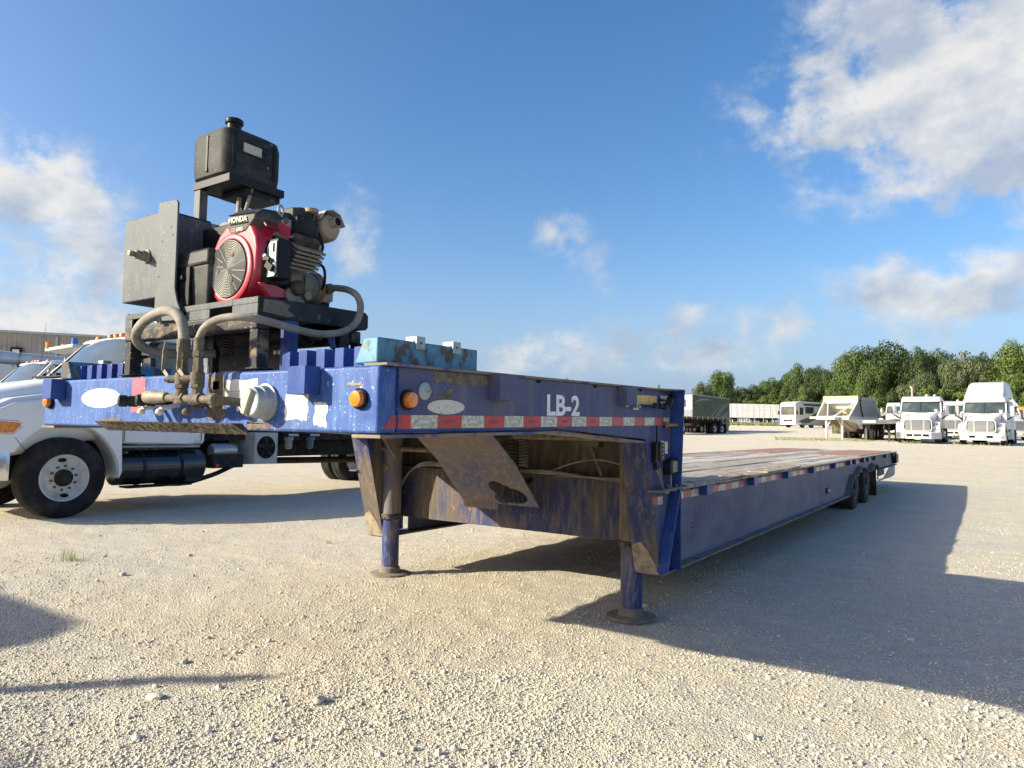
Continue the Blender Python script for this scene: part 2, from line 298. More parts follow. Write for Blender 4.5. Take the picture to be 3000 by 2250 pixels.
def text(name, s, mat, parent, size, origin, right, up, depth=.001, bold=0, width=None, shear=0, label=None, fx=1):
    cu = bpy.data.curves.new(name, 'FONT'); cu.body = s; cu.size = size; cu.extrude = depth; cu.offset = bold; cu.shear = shear; cu.resolution_u = 3
    to = bpy.data.objects.new(name, cu); col.objects.link(to); bpy.context.view_layer.update()
    me = bpy.data.meshes.new_from_object(to); bpy.data.objects.remove(to)
    right = Vector(right).normalized(); up = Vector(up).normalized(); nrm = right.cross(up)
    xs = [v.co.x for v in me.vertices]; k = width/(max(xs)-min(xs)) if width else fx
    x0 = min(xs)
    for v in me.vertices: v.co = Vector(origin)+right*((v.co.x-x0)*k)+up*v.co.y+nrm*v.co.z
    me.materials.clear(); me.materials.append(mat)
    o = bpy.data.objects.new(name, me); col.objects.link(o)
    if parent is not None:
        o.parent = parent
        if parent.get('_world') and parent.parent is None: o.matrix_parent_inverse = Matrix.Translation(-parent.location)
    if label: o['label'] = label
    return o
def disc(m, c, r, axis, h, n=24, rx=None, rv=None):
    """flat elliptical disc (sticker) of half sizes r, rv with thickness h along axis x or y"""
    rv = rv or r; pts = [(r*math.cos(i*2*math.pi/n), rv*math.sin(i*2*math.pi/n)) for i in range(n)]
    if axis == 'x': m.prism([(c[1]+a, c[2]+b) for a, b in pts], 'x', c[0], c[0]+h)
    else: m.prism([(c[0]+a, c[2]+b) for a, b in pts], 'y', c[1], c[1]+h)
    return m
# ================================================================== ground
def vnoise(x, y, seed):
    xi = np.floor(x).astype(np.int64); yi = np.floor(y).astype(np.int64); fx = x-xi; fy = y-yi
    fx = fx*fx*(3-2*fx); fy = fy*fy*(3-2*fy)
    def h(a, b):
        n = (a*374761393 + b*668265263 + seed*982451653) & 0xffffffff
        n = ((n ^ (n >> 13))*1274126177) & 0xffffffff
        return ((n ^ (n >> 16)) & 0xffff)/65535.0
    return (h(xi, yi)*(1-fx)+h(xi+1, yi)*fx)*(1-fy)+(h(xi, yi+1)*(1-fx)+h(xi+1, yi+1)*fx)*fy - .5
def ground_h(x, y):
    x = np.asarray(x, float); y = np.asarray(y, float)
    s = (x-CAM.x)*-.5632 + (y-CAM.y)*.8264
    z = np.where(s < 10, 0, np.where(s < 16, .0215*(np.clip(s, 10, 16)-10)**2/12, .0215*(np.minimum(s, 175)-13)))
    u = .8*x+.6*y; v = -.6*x+.8*y         # tyre tracks run along u
    near = np.clip(1.4-np.hypot(x-CAM.x, y-CAM.y)/16, 0, 1)
    z = z + near*(.024*vnoise(u*.35, v*1.1, 1)+.012*vnoise(u*.9, v*3.1, 2)+.008*vnoise(x*5.1, y*5.1, 3)+.010*vnoise(x*12.3, y*12.3, 4))
    rut = np.exp(-((v-1.3-.25*np.sin(u*.6))/.16)**2)+np.exp(-((v+.6-.2*np.sin(u*.5+1))/.14)**2)
    z = z - near*.022*rut + near*rut*.006*np.sin(u*47+9*vnoise(u*2.3, v*6, 9))*(vnoise(u*1.3, v*4, 12)+.45)
    return z
def gz(x, y): return float(ground_h(np.array([x]), np.array([y]))[0])
def axis_lines(lo, hi, step, far):
    a = list(np.arange(lo, hi, step)); d = step; p = lo; left = []
    while p > -far: d *= 1.16; p -= d; left.append(p)
    d = step; p = hi; right = []
    while p < far: d *= 1.16; p += d; right.append(p)
    return np.array(left[::-1]+a+right)
xs = axis_lines(-8.6, 3.6, .034, 700); ys = axis_lines(-.9, 9.0, .034, 900)
X, Y = np.meshgrid(xs, ys); Z = ground_h(X, Y)
nx, ny = len(xs), len(ys)
me = bpy.data.meshes.new('ground')
me.vertices.add(nx*ny); me.vertices.foreach_set('co', np.stack([X, Y, Z], -1).ravel().astype(np.float32))
i, j = np.meshgrid(np.arange(nx-1), np.arange(ny-1)); q = (j*nx+i).ravel(); F = np.stack([q, q+1, q+1+nx, q+nx], -1)
me.loops.add(F.size); me.loops.foreach_set('vertex_index', F.ravel().astype(np.int32)); me.polygons.add(len(F))
me.polygons.foreach_set('loop_start', np.arange(0, F.size, 4, dtype=np.int32)); me.update(calc_edges=True); me.shade_smooth()
def gravel_mat():
    m = bpy.data.materials.new('pale_gravel'); m.use_nodes = True; nt = m.node_tree; N = nt.nodes.new; L = nt.links.new
    b = nt.nodes['Principled BSDF']; b.inputs['Roughness'].default_value = .95; b.inputs['Specular IOR Level'].default_value = .2
    g = N('ShaderNodeNewGeometry'); P = g.outputs['Position']
    def noise(s, d=5, st=(1, 1, 1), rot=0, r=.6):
        mp = N('ShaderNodeMapping'); L(P, mp.inputs[0]); mp.inputs['Scale'].default_value = [s*k for k in st]; mp.inputs['Rotation'].default_value = (0, 0, rot)
        n = N('ShaderNodeTexNoise'); L(mp.outputs[0], n.inputs[0]); n.inputs['Scale'].default_value = 1; n.inputs['Detail'].default_value = d; n.inputs['Roughness'].default_value = r
        return n.outputs[0]
    def vor(s):
        v = N('ShaderNodeTexVoronoi'); L(P, v.inputs['Vector']); v.inputs['Scale'].default_value = s; return v
    def mr(a, lo, hi, o0=0, o1=1):
        n = N('ShaderNodeMapRange'); L(a, n.inputs[0]); n.inputs[1].default_value = lo; n.inputs[2].default_value = hi; n.inputs[3].default_value = o0; n.inputs[4].default_value = o1; return n.outputs[0]
    def mix(f, a, c, blend='MIX'):
        n = N('ShaderNodeMix'); n.data_type = 'RGBA'; n.blend_type = blend
        if isinstance(f, float): n.inputs[0].default_value = f
        else: L(f, n.inputs[0])
        for k, s in ((6, a), (7, c)):
            if isinstance(s, tuple): n.inputs[k].default_value = (*s, 1)
            else: L(s, n.inputs[k])
        return n.outputs[2]
    c = mix(mr(noise(.55, 4, (1, 1.7, 1), -.6), .40, .60), (.76, .66, .49), (.64, .60, .525))
    c = mix(mr(noise(2.6, 5, (.6, 2.2, 1), -.64), .48, .72), c, (.86, .77, .585))       # fine dust along the wheel tracks
    v1 = vor(70); sep = N('ShaderNodeSeparateColor'); L(v1.outputs['Color'], sep.inputs[0])
    v2 = vor(150); sep2 = N('ShaderNodeSeparateColor'); L(v2.outputs['Color'], sep2.inputs[0])
    c = mix(mr(sep.outputs[0], .0, 1, .0, .42), c, (.42, .385, .325)); c = mix(mr(sep.outputs[1], .55, 1, 0, .6), c, (.84, .785, .65))
    c = mix(mr(sep2.outputs[0], .3, 1, 0, .45), c, (.80, .72, .55)); c = mix(mr(sep2.outputs[2], .6, 1, 0, .55), c, (.34, .30, .24))
    c = mix(mr(noise(.9, 5, (.5, 1.6, 1), -.64), .56, .72, 0, .45), c, (.50, .42, .29)); c = mix(mr(noise(1.7, 6), .62, .74, 0, .4), c, (.36, .33, .29))
    c = mix(mr(noise(9, 6), .55, .8, 0, .6), c, (.55, .485, .37))
    L(c, b.inputs['Base Color'])
    h = N('ShaderNodeMath'); h.operation = 'MULTIPLY_ADD'; L(v1.outputs['Distance'], h.inputs[0]); h.inputs[1].default_value = -1.1
    L(noise(120, 4), h.inputs[2])
    h2 = N('ShaderNodeMath'); h2.operation = 'MULTIPLY_ADD'; L(v2.outputs['Distance'], h2.inputs[0]); h2.inputs[1].default_value = -.8; L(h.outputs[0], h2.inputs[2])
    bp = N('ShaderNodeBump'); L(h2.outputs[0], bp.inputs['Height']); bp.inputs['Strength'].default_value = 1; bp.inputs['Distance'].default_value = .011
    bp2 = N('ShaderNodeBump'); L(noise(5, 7, r=.7), bp2.inputs['Height']); bp2.inputs['Strength'].default_value = .5; bp2.inputs['Distance'].default_value = .05; L(bp2.outputs[0], bp.inputs['Normal'])
    L(bp.outputs[0], b.inputs['Normal'])
    return m
GRAVEL = gravel_mat(); me.materials.append(GRAVEL)
ground = bpy.data.objects.new('ground', me); col.objects.link(ground); ground['kind'] = 'structure'; ground['label'] = 'pale crushed stone yard with wheel tracks'
STONE = pm('gravel_stone', (.62, .555, .44), .92, space='World', layers=[((.47, .435, .375), 21, .45, .6, None, 1), ((.76, .70, .58), 33, .52, .62, None, 2), ((.44, .34, .22), 12, .64, .72, None, 3)], bump=(220, .3, .004))
def stones(name, n, dmin, dmax, smin, smax, power, seed, patch):
    r = np.random.default_rng(seed); t = r.random(n*3)
    d = (dmin**(1-power)+t*(dmax**(1-power)-dmin**(1-power)))**(1/(1-power)); a = (r.random(n*3)*2-1)*R_(41)
    th = math.pi/2+YAW - a; x = CAM.x+d*np.cos(th); y = CAM.y+d*np.sin(th)
    keep = (vnoise(x*1.4, y*1.4, seed)+.5*vnoise(x*5, y*5, seed+3)+patch > r.random(n*3)*.9-.2)
    x = x[keep][:n]; y = y[keep][:n]; n = len(x); d = d[keep][:n]
    z = ground_h(x, y)
    base = np.array([(1, 0, 0), (0, 1, 0), (-1, 0, 0), (0, -1, 0), (0, 0, 1), (0, 0, -1), ], float)
    sz = smin*(smax/smin)**(r.random(n)**3.0)
    v = base[None]*(.8+.45*r.random((n, 6, 1)))+(r.random((n, 6, 3))-.5)*.5
    v *= sz[:, None, None]*np.stack([np.ones(n), .75+.4*r.random(n), .5+.35*r.random(n)], -1)[:, None]
    ang = r.random(n)*6.28; ca, sa = np.cos(ang)[:, None], np.sin(ang)[:, None]
    vx = v[..., 0]*ca-v[..., 1]*sa+x[:, None]; vy = v[..., 0]*sa+v[..., 1]*ca+y[:, None]; vz = v[..., 2]+(z+sz*.22)[:, None]
    V = np.stack([vx, vy, vz], -1).reshape(-1, 3)
    f = np.array([(0, 1, 4), (1, 2, 4), (2, 3, 4), (3, 0, 4), (1, 0, 5), (2, 1, 5), (3, 2, 5), (0, 3, 5)])
    Fa = (f[None]+(np.arange(n)*6)[:, None, None]).reshape(-1, 3)
    m = bpy.data.meshes.new(name); m.vertices.add(len(V)); m.vertices.foreach_set('co', V.ravel().astype(np.float32))
    m.loops.add(Fa.size); m.loops.foreach_set('vertex_index', Fa.ravel().astype(np.int32)); m.polygons.add(len(Fa))
    m.polygons.foreach_set('loop_start', np.arange(0, Fa.size, 3, dtype=np.int32)); m.update(calc_edges=True); m.materials.append(STONE)
    o = bpy.data.objects.new(name, m); col.objects.link(o); return o
o = stones('gravel', 150000, 1.7, 15, .0026, .0105, 1.55, 5, .30)
o2 = stones('gravel', 3800, 1.8, 13, .006, .019, 1.5, 23, -.18)
tag(o2, 'coarser stones lying in drifts on the yard', 'gravel', kind='stuff')
tag(o, 'loose crushed stone scattered over the yard', 'gravel', kind='stuff')
# larger single rocks
def rock_mesh(seed):
    r = random.Random(seed); bm = bmesh.new(); bmesh.ops.create_icosphere(bm, subdivisions=2, radius=1)
    ax = [Vector((r.uniform(-1, 1), r.uniform(-1, 1), r.uniform(-1, 1))).normalized() for _ in range(7)]
    lim = [r.uniform(.55, .9) for _ in ax]
    for v in bm.verts:
        for a, l in zip(ax, lim):
            d = v.co.dot(a)
            if d > l: v.co -= a*(d-l)*.92
        v.co *= r.uniform(.95, 1.05)
    m = bpy.data.meshes.new('rock'); bm.to_mesh(m); bm.free(); m.materials.append(STONE); return m
RM = [rock_mesh(i) for i in range(5)]
RK = [(455, 2045, 1.6, .022), (935, 2058, .9, .03), (400, 2160, .8, .022), (975, 2045, .6, .016), (540, 1938, .9, .02), (690, 1912, .8, .018), (555, 1630, .9, .026), (700, 1670, .6, .022), (307, 1631, .7, .028), (360, 1686, .9, .026), (285, 1706, .7, .022), (567, 1688, .6, .02), (2253, 1990, .7, .02), (2205, 2160, .9, .02), (1890, 1775, .8, .024), (2668, 1870, 1.2, .02), (2285, 1861, .9, .014), (1330, 2200, .8, .02), (1285, 2212, .7, .021), (1120, 2030, .9, .013), (675, 2125, .8, .014), (410, 1930, .8, .014), (610, 2140, .7, .02), (820, 2046, .8, .015), (1600, 2050, .7, .015), (1460, 1990, .8, .014), (1850, 2100, .7, .014), (2400, 2110, .8, .015), (640, 2020, .7, .02), (455, 2012, 1.0, .016)]
for k, (u, v, wd, hh) in enumerate(RK):
    p = onz(u, v, 0); o = bpy.data.objects.new('rock', RM[k % 5]); col.objects.link(o)
    o.location = (p.x, p.y, gz(p.x, p.y)+hh*.25); o.scale = (hh*wd*1.25, hh*wd, hh*.7); o.rotation_euler = (0, 0, k*1.3)
    tag(o, 'loose pale rock lying on the crushed stone', 'rock', 'loose rocks on the yard')
# ------------------------------------------------------------------ weeds and grass
GRASS = pm('grass_blade', (.30, .36, .10), .7, layers=[((.42, .40, .20), 6, .45, .65, None, 1)])
GRASSG = pm('grass_green', (.12, .155, .04), .7, layers=[((.24, .23, .09), .9, .4, .65, None, 1)])
def blades(name, pts, hmin, hmax, wd, mat, seed, lean=.4):
    r = random.Random(seed); m = MB()
    for (x, y) in pts:
        z = zg(x, y) if math.hypot(x-CAM.x, y-CAM.y) > 18 else gz(x, y)
        a = r.uniform(0, 6.28); h = r.uniform(hmin, hmax); l = r.uniform(.1, lean)*h; b = a+1.57+r.uniform(-.4, .4)
        dx, dy = math.cos(a)*wd/2, math.sin(a)*wd/2; lx, ly = math.cos(b)*l, math.sin(b)*l
        m.add([(x-dx, y-dy, z-.004), (x+dx, y+dy, z-.004), (x+dx*.7+lx*.4, y+dy*.7+ly*.4, z+h*.6), (x-dx*.7+lx*.4, y-dy*.7+ly*.4, z+h*.6), (x+lx, y+ly, z+h)], [(0, 1, 2, 3), (3, 2, 4)])
    me = bpy.data.meshes.new(name); me.from_pydata(m.v, [], m.f); me.materials.append(mat)
    o = bpy.data.objects.new(name, me); col.objects.link(o); return o
for (u, v, n, rad, hh, lb) in ((205, 1643, 60, .11, .14, 'pale green weed tuft growing from the open gravel'), (965, 1592, 26, .05, .05, 'tiny green weed sprout beside the blue landing leg')):
    p = onz(u, v, 0); r = random.Random(u)
    tag(blades('weed', [(p.x+r.gauss(0, rad*.5), p.y+r.gauss(0, rad*.35)) for _ in range(n)], hh*.3, hh, .0045, GRASS, u, .9), lb, 'weed')
# ================================================================== lowboy trailer
W = 2.59; SG = .017
def G(x, y, z): return (x, y, z+SG*y)
T = thing('lowboy_trailer', 'blue drop deck lowboy trailer standing on its landing legs', 'trailer', (-1.295, 8, 0), world=True)
ZT, ZB = 1.4475, 1.2025
GREASETAN = pm('dried_mud', (.33, .27, .19), .95, layers=[((.20, .15, .10), 20, .45, .65, None, 1)], bump=(80, .5, .004))
def g(name, mat, fn, bevel=.003, parent=T, **k):
    m = MB(); fn(m); m.xf(G); return m.build(name, mat, parent, bevel=bevel, **k)
# --- gooseneck
DARKLIP = pm('grimy_lip', (.055, .043, .032), .95, layers=[((.16, .125, .085), 30, .5, .7, None, 1), ((.30, .27, .22), 60, .66, .72, None, 2)], bump=(90, .6, .008))
front = g('front_beam', BLUE, lambda m: m.box(-W, 0, 0, .095, ZB, ZT), .012, seg=3)
def web(m, x0, x1):
    m.prism([(.095, 1.21), (1.22, 1.21), (2.30, 1.135), (2.335, 1.11), (2.56, .275), (2.93, .268), (2.93, ZT), (.095, ZT)], 'x', x0, x1)
g('side_web', BLUEGN, lambda m: web(m, -.014, 0)); g('side_web', BLUEGN, lambda m: web(m, -W, -W+.014))
for s, (a, b, c) in enumerate(((-.10, .018, .095), (-W-.018, -W+.10, -W-.095))):
    def tf(m):
        lo, hi = (a, b)
        m.prism([(lo, .02), (hi, .02), (hi, 2.45), (.095 if s == 0 else hi, 2.735), (.095 if s == 0 else hi, 2.752), (hi, 2.753), (hi, 2.96), (lo, 2.96), (lo, 2.753), (lo if s == 0 else -W-.095, 2.752), (lo if s == 0 else -W-.095, 2.735), (lo, 2.45)], 'z', ZT+.0005, ZT+.011)
    g('top_flange', RUSTBLUE, tf, .002)
    def bf(m):
        x0, x1 = (-.13, .014) if s == 0 else (-W-.014, -W+.13)
        pts = [(.0, 1.2), (1.22, 1.2), (2.32, 1.122)]
        m.prism(pts+[(y, z-.013) for y, z in pts[::-1]], 'x', x0, x1)
    g('bottom_flange', RUSTBLUE, bf, .002)
    x0, x1 = (-.165, .012) if s == 0 else (-W-.012, -W+.165)
    # tapered column: slanted front plate and a back plate
    def cp(m):
        m.prism([(2.30, 1.13), (2.312, 1.13), (2.545, .29), (2.545, .262), (2.531, .262)], 'x', x0, x1)
        m.prism([(2.313, 1.13), (2.5, 1.13), (2.545, .262), (2.54, .29)], 'x', x0, x0+.012)
        m.prism([(2.313, 1.13), (2.5, 1.13), (2.545, .262), (2.54, .29)], 'x', x1-.012, x1) if s else None
    g('column_plate', GRIMY, cp, .003)
    # rear upright, ledge and diagonal gusset that stand out from the web
    sx = 1 if s == 0 else -1; xb = .0005 if s == 0 else -W-.0005
    def X(v): return xb+sx*v
    def up(m):
        m.prism([(X(0), ZT), (X(.095), ZT), (X(.072), .80), (X(.072), .268), (X(0), .268)], 'y', 2.736, 2.748)
    g('rear_upright', BLUESHADE, up, .002)
    g('ledge_plate', RUSTBLUE, lambda m: m.box(*sorted((X(0), X(.085))), 2.36, 2.735, .806, .817), .002)
    def gus(m): m.prism([(2.722, .805), (2.735, .805), (2.515, .285), (2.502, .285)], 'x', *sorted((X(0), X(.075))))
    if s == 0: g('gusset_plate', BLUESHADE, gus, .002)
    g('mud_patch', GREASETAN, lambda m: m.add([(x0+.005, 2.4785, .445), (x0+.07, 2.4705, .475), (x1-.06, 2.4885, .41), (x1-.006, 2.522, .29), (x1-.006, 2.5288, .266), (x0+.005, 2.5288, .266)], [(0, 1, 2, 3, 4, 5)]), 0)
g('rear_wall', BLUESIDE, lambda m: m.box(-W+.014, -.014, 2.905, 2.93, .78, ZT))
g('top_plate', BLUEMUD, lambda m: m.box(-W+.1, -.1, .095, 2.9, 1.395, 1.41))
g('kingpin_plate', MUDDY, lambda m: m.box(-1.95, -.66, .02, 1.7, 1.205, 1.225))
g('front_lip', DARKLIP, lambda m: m.add([(-1.92, -.05, 1.232), (-.78, -.05, 1.232), (-.725, -.006, 1.186), (-1.865, -.006, 1.186), (-1.92, -.0006, 1.232), (-.78, -.0006, 1.232), (-.725, -.0006, 1.186), (-1.865, -.0006, 1.186)],
                              [(0, 3, 2, 1), (4, 5, 6, 7), (0, 1, 5, 4), (1, 2, 6, 5), (2, 3, 7, 6), (3, 0, 4, 7)]), .002)
def clods(m):
    r = random.Random(3)
    for k in range(260):
        x = r.uniform(-1.86, -.79); t = r.random(); s = r.uniform(.0015, .004)
        m.obox((x+.05*t, -.049+.042*t, 1.229-.042*t), (s*2.4, s, s*1.2), (r.random(), r.random(), r.random()*3))
c = g('mud_crust', DARKLIP, clods, 0); c['kind'] = 'stuff'
# --- under the gooseneck
g('bulkhead', GRIMY, lambda m: m.box(-2.44, -.17, 2.75, 2.765, .41, .823))
g('bulkhead_ledge', MUDDY, lambda m: m.box(-2.52, -.1, 2.752, 2.905, .823, .835))
g('inner_wall', MUDDY, lambda m: m.box(-2.56, -.02, 2.888, 2.904, .835, 1.39))
for x in (-2.05, -.53): g('frame_rail', MUDDY, lambda m: m.box(x-.05, x+.05, 1.7, 2.88, 1.14, 1.2))
g('cross_tube', MUDDY, lambda m: m.cyl((-2.5, 2.36, 1.135), (-.1, 2.36, 1.135), .022))
g('slide_tube', MUDDY, lambda m: m.cyl((-2.45, 2.5, 1.0), (-1.72, 2.5, 1.0), .02))
ramp = [(1.98, 1.158), (2.27, .945), (2.60, .612)]
def rampf(m):
    pts = ramp+[(y+.008, z+.008) for y, z in ramp[::-1]]
    # bean shaped hole at the lower right: leave it out of the plate
    m.prism(pts[:2]+[pts[4], pts[5]], 'x', -1.64, -.945)
    a, b = Vector((2.27, .945)), Vector((2.60, .612))
    def st(t0, t1, x0, x1):
        p, q = a.lerp(b, t0), a.lerp(b, t1); m.prism([tuple(p), tuple(q), (q.x+.008, q.y+.008), (p.x+.008, p.y+.008)], 'x', x0, x1)
    for k in range(44):
        t0, t1 = k/44, (k+1)/44; tm = (t0+t1)/2; hs = []
        for (cx, ct, rx, rt) in ((-1.225, .60, .075, .17), (-1.10, .77, .095, .18), (-1.245, .86, .06, .12), (-1.155, .70, .06, .18)):
            q = 1-((tm-ct)/rt)**2
            if q > 0: hs.append((cx-rx*math.sqrt(q), cx+rx*math.sqrt(q)))
        if not hs: st(t0, t1, -1.64, -.945); continue
        st(t0, t1, -1.64, min(h[0] for h in hs)); st(t0, t1, max(h[1] for h in hs), -.945)
    m.prism([(2.60, .612), (2.608, .618), (2.608, .568), (2.60, .568)], 'x', -1.64, -1.31)
g('ramp_plate', BLUEMUD, rampf, .001, label='muddy slanted ramp plate with a bean shaped hole')
for k in range(6):
    g('cable', DARKPLASTIC, lambda m: m.tube(smoothpath([(-1.25+.03*k, 2.73, .80), (-1.26+.035*k, 2.64, .74), (-1.28+.045*k, 2.64, .64), (-1.27+.05*k, 2.72, .60)]), .012, 7), 0)
for k in range(3):
    g('cable', HOSE, lambda m: m.tube(smoothpath([(-2.46, 2.72, .60+.02*k), (-2.3, 2.70, .80), (-2.1, 2.70, .86+.015*k), (-1.7, 2.74, .845), (-1.0, 2.72, .85+.01*k), (-.6, 2.73, .84), (-.25, 2.74, .845-.015*k)], 8), .008, 6), 0)
g('cable', HOSE, lambda m: m.tube(smoothpath([(-.95, 2.74, .86), (-.75, 2.70, .93), (-.5, 2.70, .97), (-.2, 2.74, .90)]), .006, 6), 0)
g('gas_strut', FITTING, lambda m: (m.cyl((-.58, 2.70, 1.06), (-.50, 2.72, .86), .014), m.box(-.64, -.5, 2.66, 2.74, 1.06, 1.10)), .001)
def coil(m, x, y, z0, z1, r, turns, rr):
    m.tube([(x+r*math.cos(t*.5), y+r*math.sin(t*.5), z0+(z1-z0)*t/(turns*12.57)) for t in range(int(turns*12.57))], rr, 6)
g('coiled_hose', HOSE, lambda m: coil(m, -1.10, 2.62, .90, 1.10, .03, 9, .008), 0)
for k in range(8):
    g('air_line', DARKPLASTIC, lambda m: m.tube(smoothpath([(-1.42, 2.70, .95), (-1.33, 2.62, .90+.02*k), (-1.22, 2.60, .915+.025*k), (-1.14, 2.62, .92+.022*k)]), .006, 6), 0)
# --- landing legs
LEGBLUE = pm('leg_paint', (.03, .045, .15), .5, spec=.25, layers=[((.24, .20, .15), 6, .45, .7, (1.5, 1.5, .4), 1, .9, .8), ((.36, .31, .25), 20, .52, .75, (2, 2, .35), 2, .9, .7), ((.26, .13, .06), 14, .62, .72, (1, 1, .4), 3, .95)], bump=(60, .2, .003))
FOOT = pm('dusty_foot', (.17, .145, .115), .85, layers=[((.27, .23, .175), 9, .42, .68, None, 1), ((.30, .17, .09), 22, .6, .72, None, 2)], bump=(60, .4, .005))
def oct_tube(m, x, y, z0, z1, r, n=8):
    m.tube([(x, y, z0), (x, y, z1)], r, n)
for s, x in enumerate((-.205, -W+.205)):
    lb = 'blue landing leg, muddy outer tube and round foot'
    lg = MB(); oct_tube(lg, x, 2.576, .47, 1.19, .082, 12); leg = lg.build('landing_leg', MUDDY if s == 0 else BLUEMUD, T, bevel=.002)
    shapes('collar', RUSTYBLACK, leg, lambda m: m.lathe([(.083, .455), (.091, .458), (.091, .50), (.083, .503)], (x, 2.576, 0), (0, 0, 1), 12), bevel=.002)
    m = MB(); oct_tube(m, x, 2.576, .02, .47, .072, 12); m.build('inner_tube', LEGBLUE, leg, bevel=.002)
    shapes('foot', FOOT, leg, lambda m: m.lathe([(.05, .085), (.082, .06), (.086, .022), (.10, .018), (.152, .018), (.162, .013), (.16, .0), (.15, -.008)], (x, 2.576, 0), (0, 0, 1), 32))
    m = MB(); m.cyl((x, 2.50, .88), (x, 2.487, .88), .035); m.build('leg_boss', MUDDY, leg)
g('leg_bracket', BLUEMUD, lambda m: m.prism([(2.2, 1.19), (2.52, 1.19), (2.52, .93), (2.44, .93)], 'x', -2.24, -2.225))
# --- marker lights
def marker(x, y, z, nrm, r=.034):
    n = Vector(nrm); o = Vector(G(x, y, z))
    gr = shapes('marker_light', BLACKPLASTIC, T, lambda m: m.lathe([(r*1.12, 0), (r*1.14, .010), (r*1.02, .013), (r*.95, .010)], o, n, 28))
    shapes('lens', AMBER, gr, lambda m: m.lathe([(r*.88, .006), (r*.86, .026), (r*.8, .031), (r*.4, .033), (0, .0335)], o, n, 28))
marker(-.088, 0, 1.328, (0, -1, 0)); marker(-2.513, 0, 1.332, (0, -1, 0)); marker(0, .147, 1.327, (1, 0, 0))
# --- stickers and marks
def oval(x, y, z, ax, ru, rv, name='oval_sticker', mat=PAPER, lb=None):
    return g(name, mat, lambda m: disc(m, (x, y, z), ru, ax, .0015 if ax == 'x' else -.0015, 32, rv=rv), 0, label=lb)
CRACK = pm('cracked_sticker', (.60, .585, .53), .7)
def crackmat():
    nt = CRACK.node_tree; N = nt.nodes.new; L = nt.links.new; b = nt.nodes['Principled BSDF']
    tc = N('ShaderNodeTexCoord'); v = N('ShaderNodeTexVoronoi'); v.feature = 'DISTANCE_TO_EDGE'; v.inputs['Scale'].default_value = 52; L(tc.outputs['Object'], v.inputs['Vector'])
    mr = N('ShaderNodeMapRange'); L(v.outputs['Distance'], mr.inputs[0]); mr.inputs[1].default_value = .004; mr.inputs[2].default_value = .02
    mx = N('ShaderNodeMix'); mx.data_type = 'RGBA'; L(mr.outputs[0], mx.inputs[0]); mx.inputs[6].default_value = (.09, .08, .07, 1); mx.inputs[7].default_value = (.58, .56, .50, 1); L(mx.outputs[2], b.inputs['Base Color'])
crackmat()
oval(.0005, .376, 1.304, 'x', .115, .029, mat=CRACK, lb='crazed white oval sticker'); oval(-1.962, -.0005, 1.347, 'y', .199, .05, lb='blank white oval sticker')
g('reflector_disc', GALV, lambda m: (m.lathe([(.034, .0), (.034, .006), (.03, .009), (0, .0095)], (0.0005, .239, 1.363), (1, 0, 0), 28), m.cyl((0, .245, 1.36), (.03, .25, 1.361), .004)), 0)
def decal(name, mat, ax, u0, u1, z0, z1, lb=None, ragged=0, seed=1):
    r = random.Random(seed)
    def fn(m):
        pts = []
        for (a, b) in (((u0, z0), (u1, z0)), ((u1, z0), (u1, z1)), ((u1, z1), (u0, z1)), ((u0, z1), (u0, z0))):
            k = 6 if ragged else 1
            for i in range(k):
                t = i/k; pts.append((a[0]+(b[0]-a[0])*t+r.uniform(-1, 1)*ragged, a[1]+(b[1]-a[1])*t+r.uniform(-1, 1)*ragged))
        if ax == 'y': m.prism(pts, 'y', -.0016, -.0004)
        else: m.prism(pts, 'x', .0004, .0016)
    return g(name, mat, fn, 0, label=lb)
decal('faded_stripe', REDFADE, 'y', -1.662, -1.54, 1.275, 1.44, 'faded red paint stripe')
decal('worn_sticker', PAPER, 'y', -.905, -.685, 1.329, 1.414, ragged=.004, seed=2); decal('worn_sticker', PAPER, 'y', -.819, -.761, 1.283, 1.315)
decal('worn_sticker', PAPER, 'y', -.507, -.371, 1.251, 1.35, ragged=.005, seed=4); decal('worn_sticker', PAPER, 'y', -.334, -.263, 1.225, 1.312, ragged=.007, seed=5)
decal('yellow_sticker', YELLOWST, 'y', -.995, -.95, 1.375, 1.41); decal('rust_scrape', GREASETAN, 'y', -.161, -.082, 1.3775, 1.387, ragged=.003, seed=9)
GREASE = pm('greasy_mud_stain', (.15, .12, .085), .9, layers=[((.09, .07, .05), 25, .45, .6, None, 1), ((.25, .21, .16), 60, .55, .7, None, 2)], bump=(150, .5, .004))
decal('mud_stain', GREASE, 'y', -1.03, -.905, 1.245, 1.442, ragged=.012, seed=14); decal('mud_stain', GREASE, 'y', -.74, -.60, 1.212, 1.236, ragged=.006, seed=15); decal('mud_stain', GREASE, 'y', -1.93, -1.75, 1.232, 1.245, ragged=.004, seed=16)
dz = lambda y: SG*y
decal('yellow_sticker', YELLOWST, 'x', 2.113, 2.232, 1.349, 1.407); decal('yellow_sticker', YELLOWST, 'x', 2.238, 2.49, 1.352, 1.409); decal('worn_sticker', PAPER, 'x', 2.56, 2.687, 1.357, 1.414)
decal('dust_mark', GREASE, 'x', .30, .66, 1.40, 1.437, ragged=.010, seed=22); decal('worn_sticker', PAPER, 'x', 2.57, 2.68, 1.03, 1.115, ragged=.008, seed=6)
g('dust_mark', GREASE, lambda m: m.prism([(.312, 1.336), (.409, 1.391), (.411, 1.334)], 'x', .0004, .0014), 0)
text('lettering', 'LB-2', LETTER, T, .141, G(.0012, 1.139, 1.279), (0, 1, SG), (0, 0, 1), .0006, .004, .327, label='painted white letters and number')
